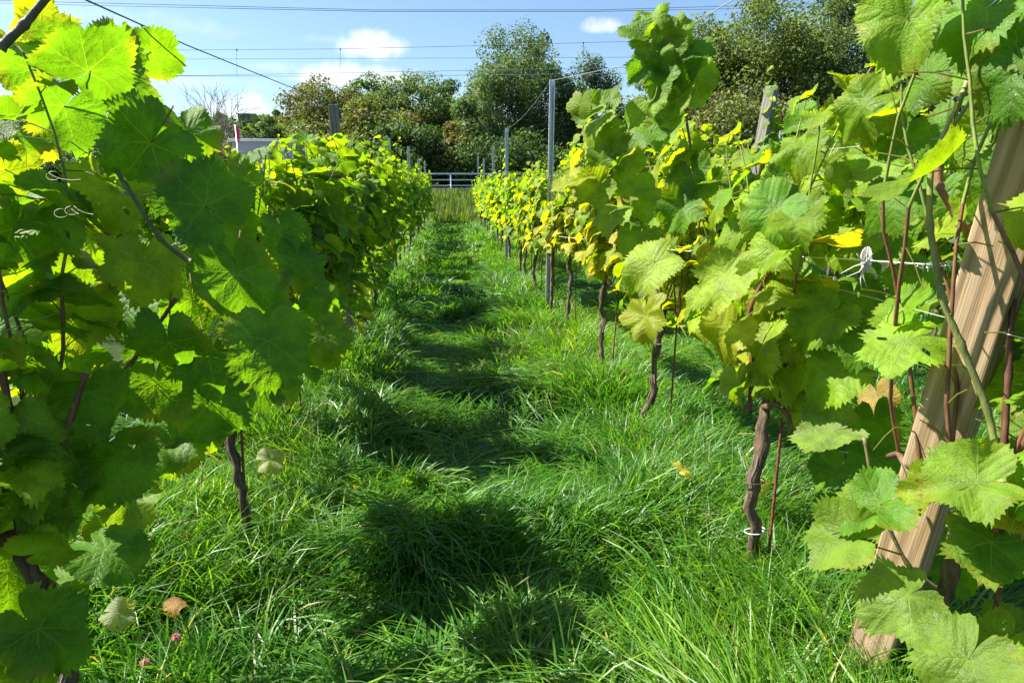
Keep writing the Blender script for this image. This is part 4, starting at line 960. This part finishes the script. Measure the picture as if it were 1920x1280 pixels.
# far wood closing the horizon
def far_wood():
    n = 26000; x = rng.uniform(-260, 300, n); y = rng.uniform(130, 150, n); topz = 9 + 6 * fbm(x * .05, x * 0, 71, 3) + 1.5 * fbm(x * .4, x * 0, 72, 2)
    z = topz * rng.random(n) ** .6
    P = np.stack([x, y, z + 1], -1); a = unit_rows(rng.normal(0, 1, (n, 3))); b_ = unit_rows(np.cross(a, rng.normal(0, 1, (n, 3)))); s = rng.uniform(.6, 1.6, (n, 1))
    V = np.stack([P - a * s, P - b_ * s, P + a * s, P + b_ * s], 1).reshape(-1, 3)
    c = np.array(DK + OL)[rng.integers(0, 6, n)]
    tag(link_mesh('far_wood', np_mesh('far_wood', V, [np.arange(n * 4).reshape(n, 4)], M_TREE, False, colr=np.repeat(c, 4, 0))), 'distant dark wood along the horizon', 'wood', kind='stuff')
far_wood()
# bare tree
def bare_tree():
    tp = at(400, 168, 55); foot = np.array([tp[0], 55, float(ground_z(tp[0], 55))]); H = tp[2] - foot[2]
    root = empty('bare_tree', tuple(foot)); r = np.random.default_rng(3); t = Tubes(); tw = Tubes()
    t.add([(0, 0, -.3), (.05, 0, H * .3), (0, 0, H * .5)], [.14, .1, .06], 6, (.16, .14, .12)); link_mesh('trunk', t.mesh('trunk', M_BARK), root)
    def br(p, d, L_, r_, lev):
        n = 5; pts = [p]
        for i in range(n): d = unit(d + r.normal(0, .09, 3) + (0, 0, .04)); pts.append(pts[-1] + d * L_ / n)
        tw.add(np.array(pts), np.linspace(r_, r_ * .4, n + 1), 4, (.20, .18, .16), caps=False)
        if lev:
            for k in range(5):
                i = r.integers(1, n + 1); br(pts[i], unit(d + r.normal(0, .42, 3)), L_ * r.uniform(.45, .75), r_ * .55, lev - 1)
    for k in range(16):
        z = H * r.uniform(.2, .5); br(np.array([0, 0, z]), unit([r.normal(0, .5), r.normal(0, .5), 1]), H * .38, .04, 2)
    link_mesh('branches', tw.mesh('branches', M_BARK), root)
    tag(root, 'leafless grey tree with upright twigs against the pale sky on the left', 'tree', 'trees beyond the road')
bare_tree()

# ------------------------------------------------------------------ low building with flag
def building():
    c = at(492, 263, 42); zt = c[2]; z0 = 1.0
    root = empty('low_building', (c[0], 42, z0))
    def cm(name, boxes, colr, par=root, bev=.01):
        me = box_mesh(name, boxes, M_PLAIN, bev); a = me.color_attributes.new('tint', 'FLOAT_COLOR', 'POINT')
        a.data.foreach_set('color', np.tile([*colr, 1], len(me.vertices)).astype(np.float32)); return link_mesh(name, me, par)
    h = zt - z0 - .1
    cm('wall', [((0, 2.5, h / 2), (3.6, 5, h), None)], (.40, .42, .44))
    cm('roof', [((0, 2.5, h + .09), (4.0, 5.4, .16), None)], (.8, .8, .8))
    for x in (-.9, .9):
        wdw = cm('window', [((x, -.012, h * .55), (1.2, .05, .9), None)], (.75, .75, .75)); cm('pane', [((x, -.045, h * .55), (1.06, .03, .76), None)], (.04, .05, .06), wdw, 0)
    tag(root, 'low white flat-roofed building behind the left vines', 'building')
    f = at(441, 236, 41); fr = empty('flag', (f[0], 41, 1.0))
    t = Tubes(); t.add([(0, 0, -.2), (0, 0, f[2] - 1.0 + .05)], .022, 6, (.7, .7, .7)); link_mesh('pole', t.mesh('pole', M_ZINC), fr)
    H = f[2] - 1.0; n = 10; P = []; 
    for i in range(n):
        tt = i / (n - 1); z = H - tt * .9; wdt = .28 * math.sin(math.pi * (.12 + .75 * tt)); P += [(.02, .002 * i, z), (.02 + wdt * .5, .05 * math.sin(tt * 6), z), (.02 + wdt, .02 * math.sin(tt * 9), z)]
    Fc = [[3 * i + k, 3 * i + k + 1, 3 * i + k + 4, 3 * i + k + 3] for i in range(n - 1) for k in (0, 1)]
    C = np.array([((.62, .03, .06) if (i % 3) < 2 or i % 2 else (.85, .85, .85)) for i in range(3 * n)])
    link_mesh('cloth', np_mesh('cloth', np.array(P), [np.array(Fc)], M_PLAIN, True, colr=C), fr)
    tag(fr, 'small red and white feather flag beside the low building', 'flag')
building()

# ------------------------------------------------------------------ railway overhead line
def ol_wire(p, r_, label, Y=46):
    pts = [at(x, y, Y) for x, y in p]
    wire(pts, r_, label, (.16, .18, .22), 'overhead wire', 'overhead railway wires', 'overhead_wire', n=10, mat=M_PLAIN)
ol_wire([(-300, -6), (150, 5), (700, 19), (1120, 19), (1500, 8), (2200, -30)], .022, 'topmost thick overhead wire of the close upper pair')
ol_wire([(-300, -2), (150, 10), (700, 22), (1120, 22), (1500, 14), (2200, -14)], .018, 'slightly lower wire of the close upper pair')
ol_wire([(-300, 94), (350, 94), (640, 92), (900, 86), (1180, 78), (1600, 62), (2200, 35)], .016, 'overhead carrier wire that holds the short droppers')
ol_wire([(-300, 110), (350, 111), (900, 109), (1300, 107), (2200, 100)], .014, 'single overhead wire between the carrier and contact wires')
ol_wire([(-300, 140), (350, 142), (640, 137), (900, 132), (1300, 125), (2200, 110)], .014, 'overhead contact wire at the foot of the droppers')
ol_wire([(-300, 143), (350, 143), (700, 143), (1000, 140), (1300, 136), (2200, 125)], .016, 'lowest overhead wire just below the contact wire')
for k, (x, ya, yb) in enumerate(((444, 93, 140), (638, 92, 136), (905, 86, 132), (1094, 80, 128), (1348, 72, 124), (1552, 64, 118))):
    t = Tubes(); t.add([at(x, ya, 46), at(x, yb, 46)], .009, 5, (.16, .18, .22)); p0 = at(x, ya, 46)
    t.add([p0 + (0, 0, .03), p0 - (0, 0, .12)], .035, 5, (.1, .11, .13))
    tag(link_mesh('dropper', t.mesh('dropper', M_PLAIN)), '%s vertical dropper from the left hanging between the overhead wires' % ordl(k), 'dropper', 'droppers between the overhead wires')
t = Tubes(); p0 = at(1329, 106, 45.9); p1 = at(1345, 106, 45.9); a = np.linspace(0, 1, 13)
t.add(p0 + (p1 - p0) * a[:, None], .06 + .035 * (np.arange(13) % 2), 8, (.30, .05, .045)); tag(link_mesh('insulator', t.mesh('insulator', M_PLAIN)), 'dark red ribbed insulator on an overhead wire before the big trees', 'insulator')
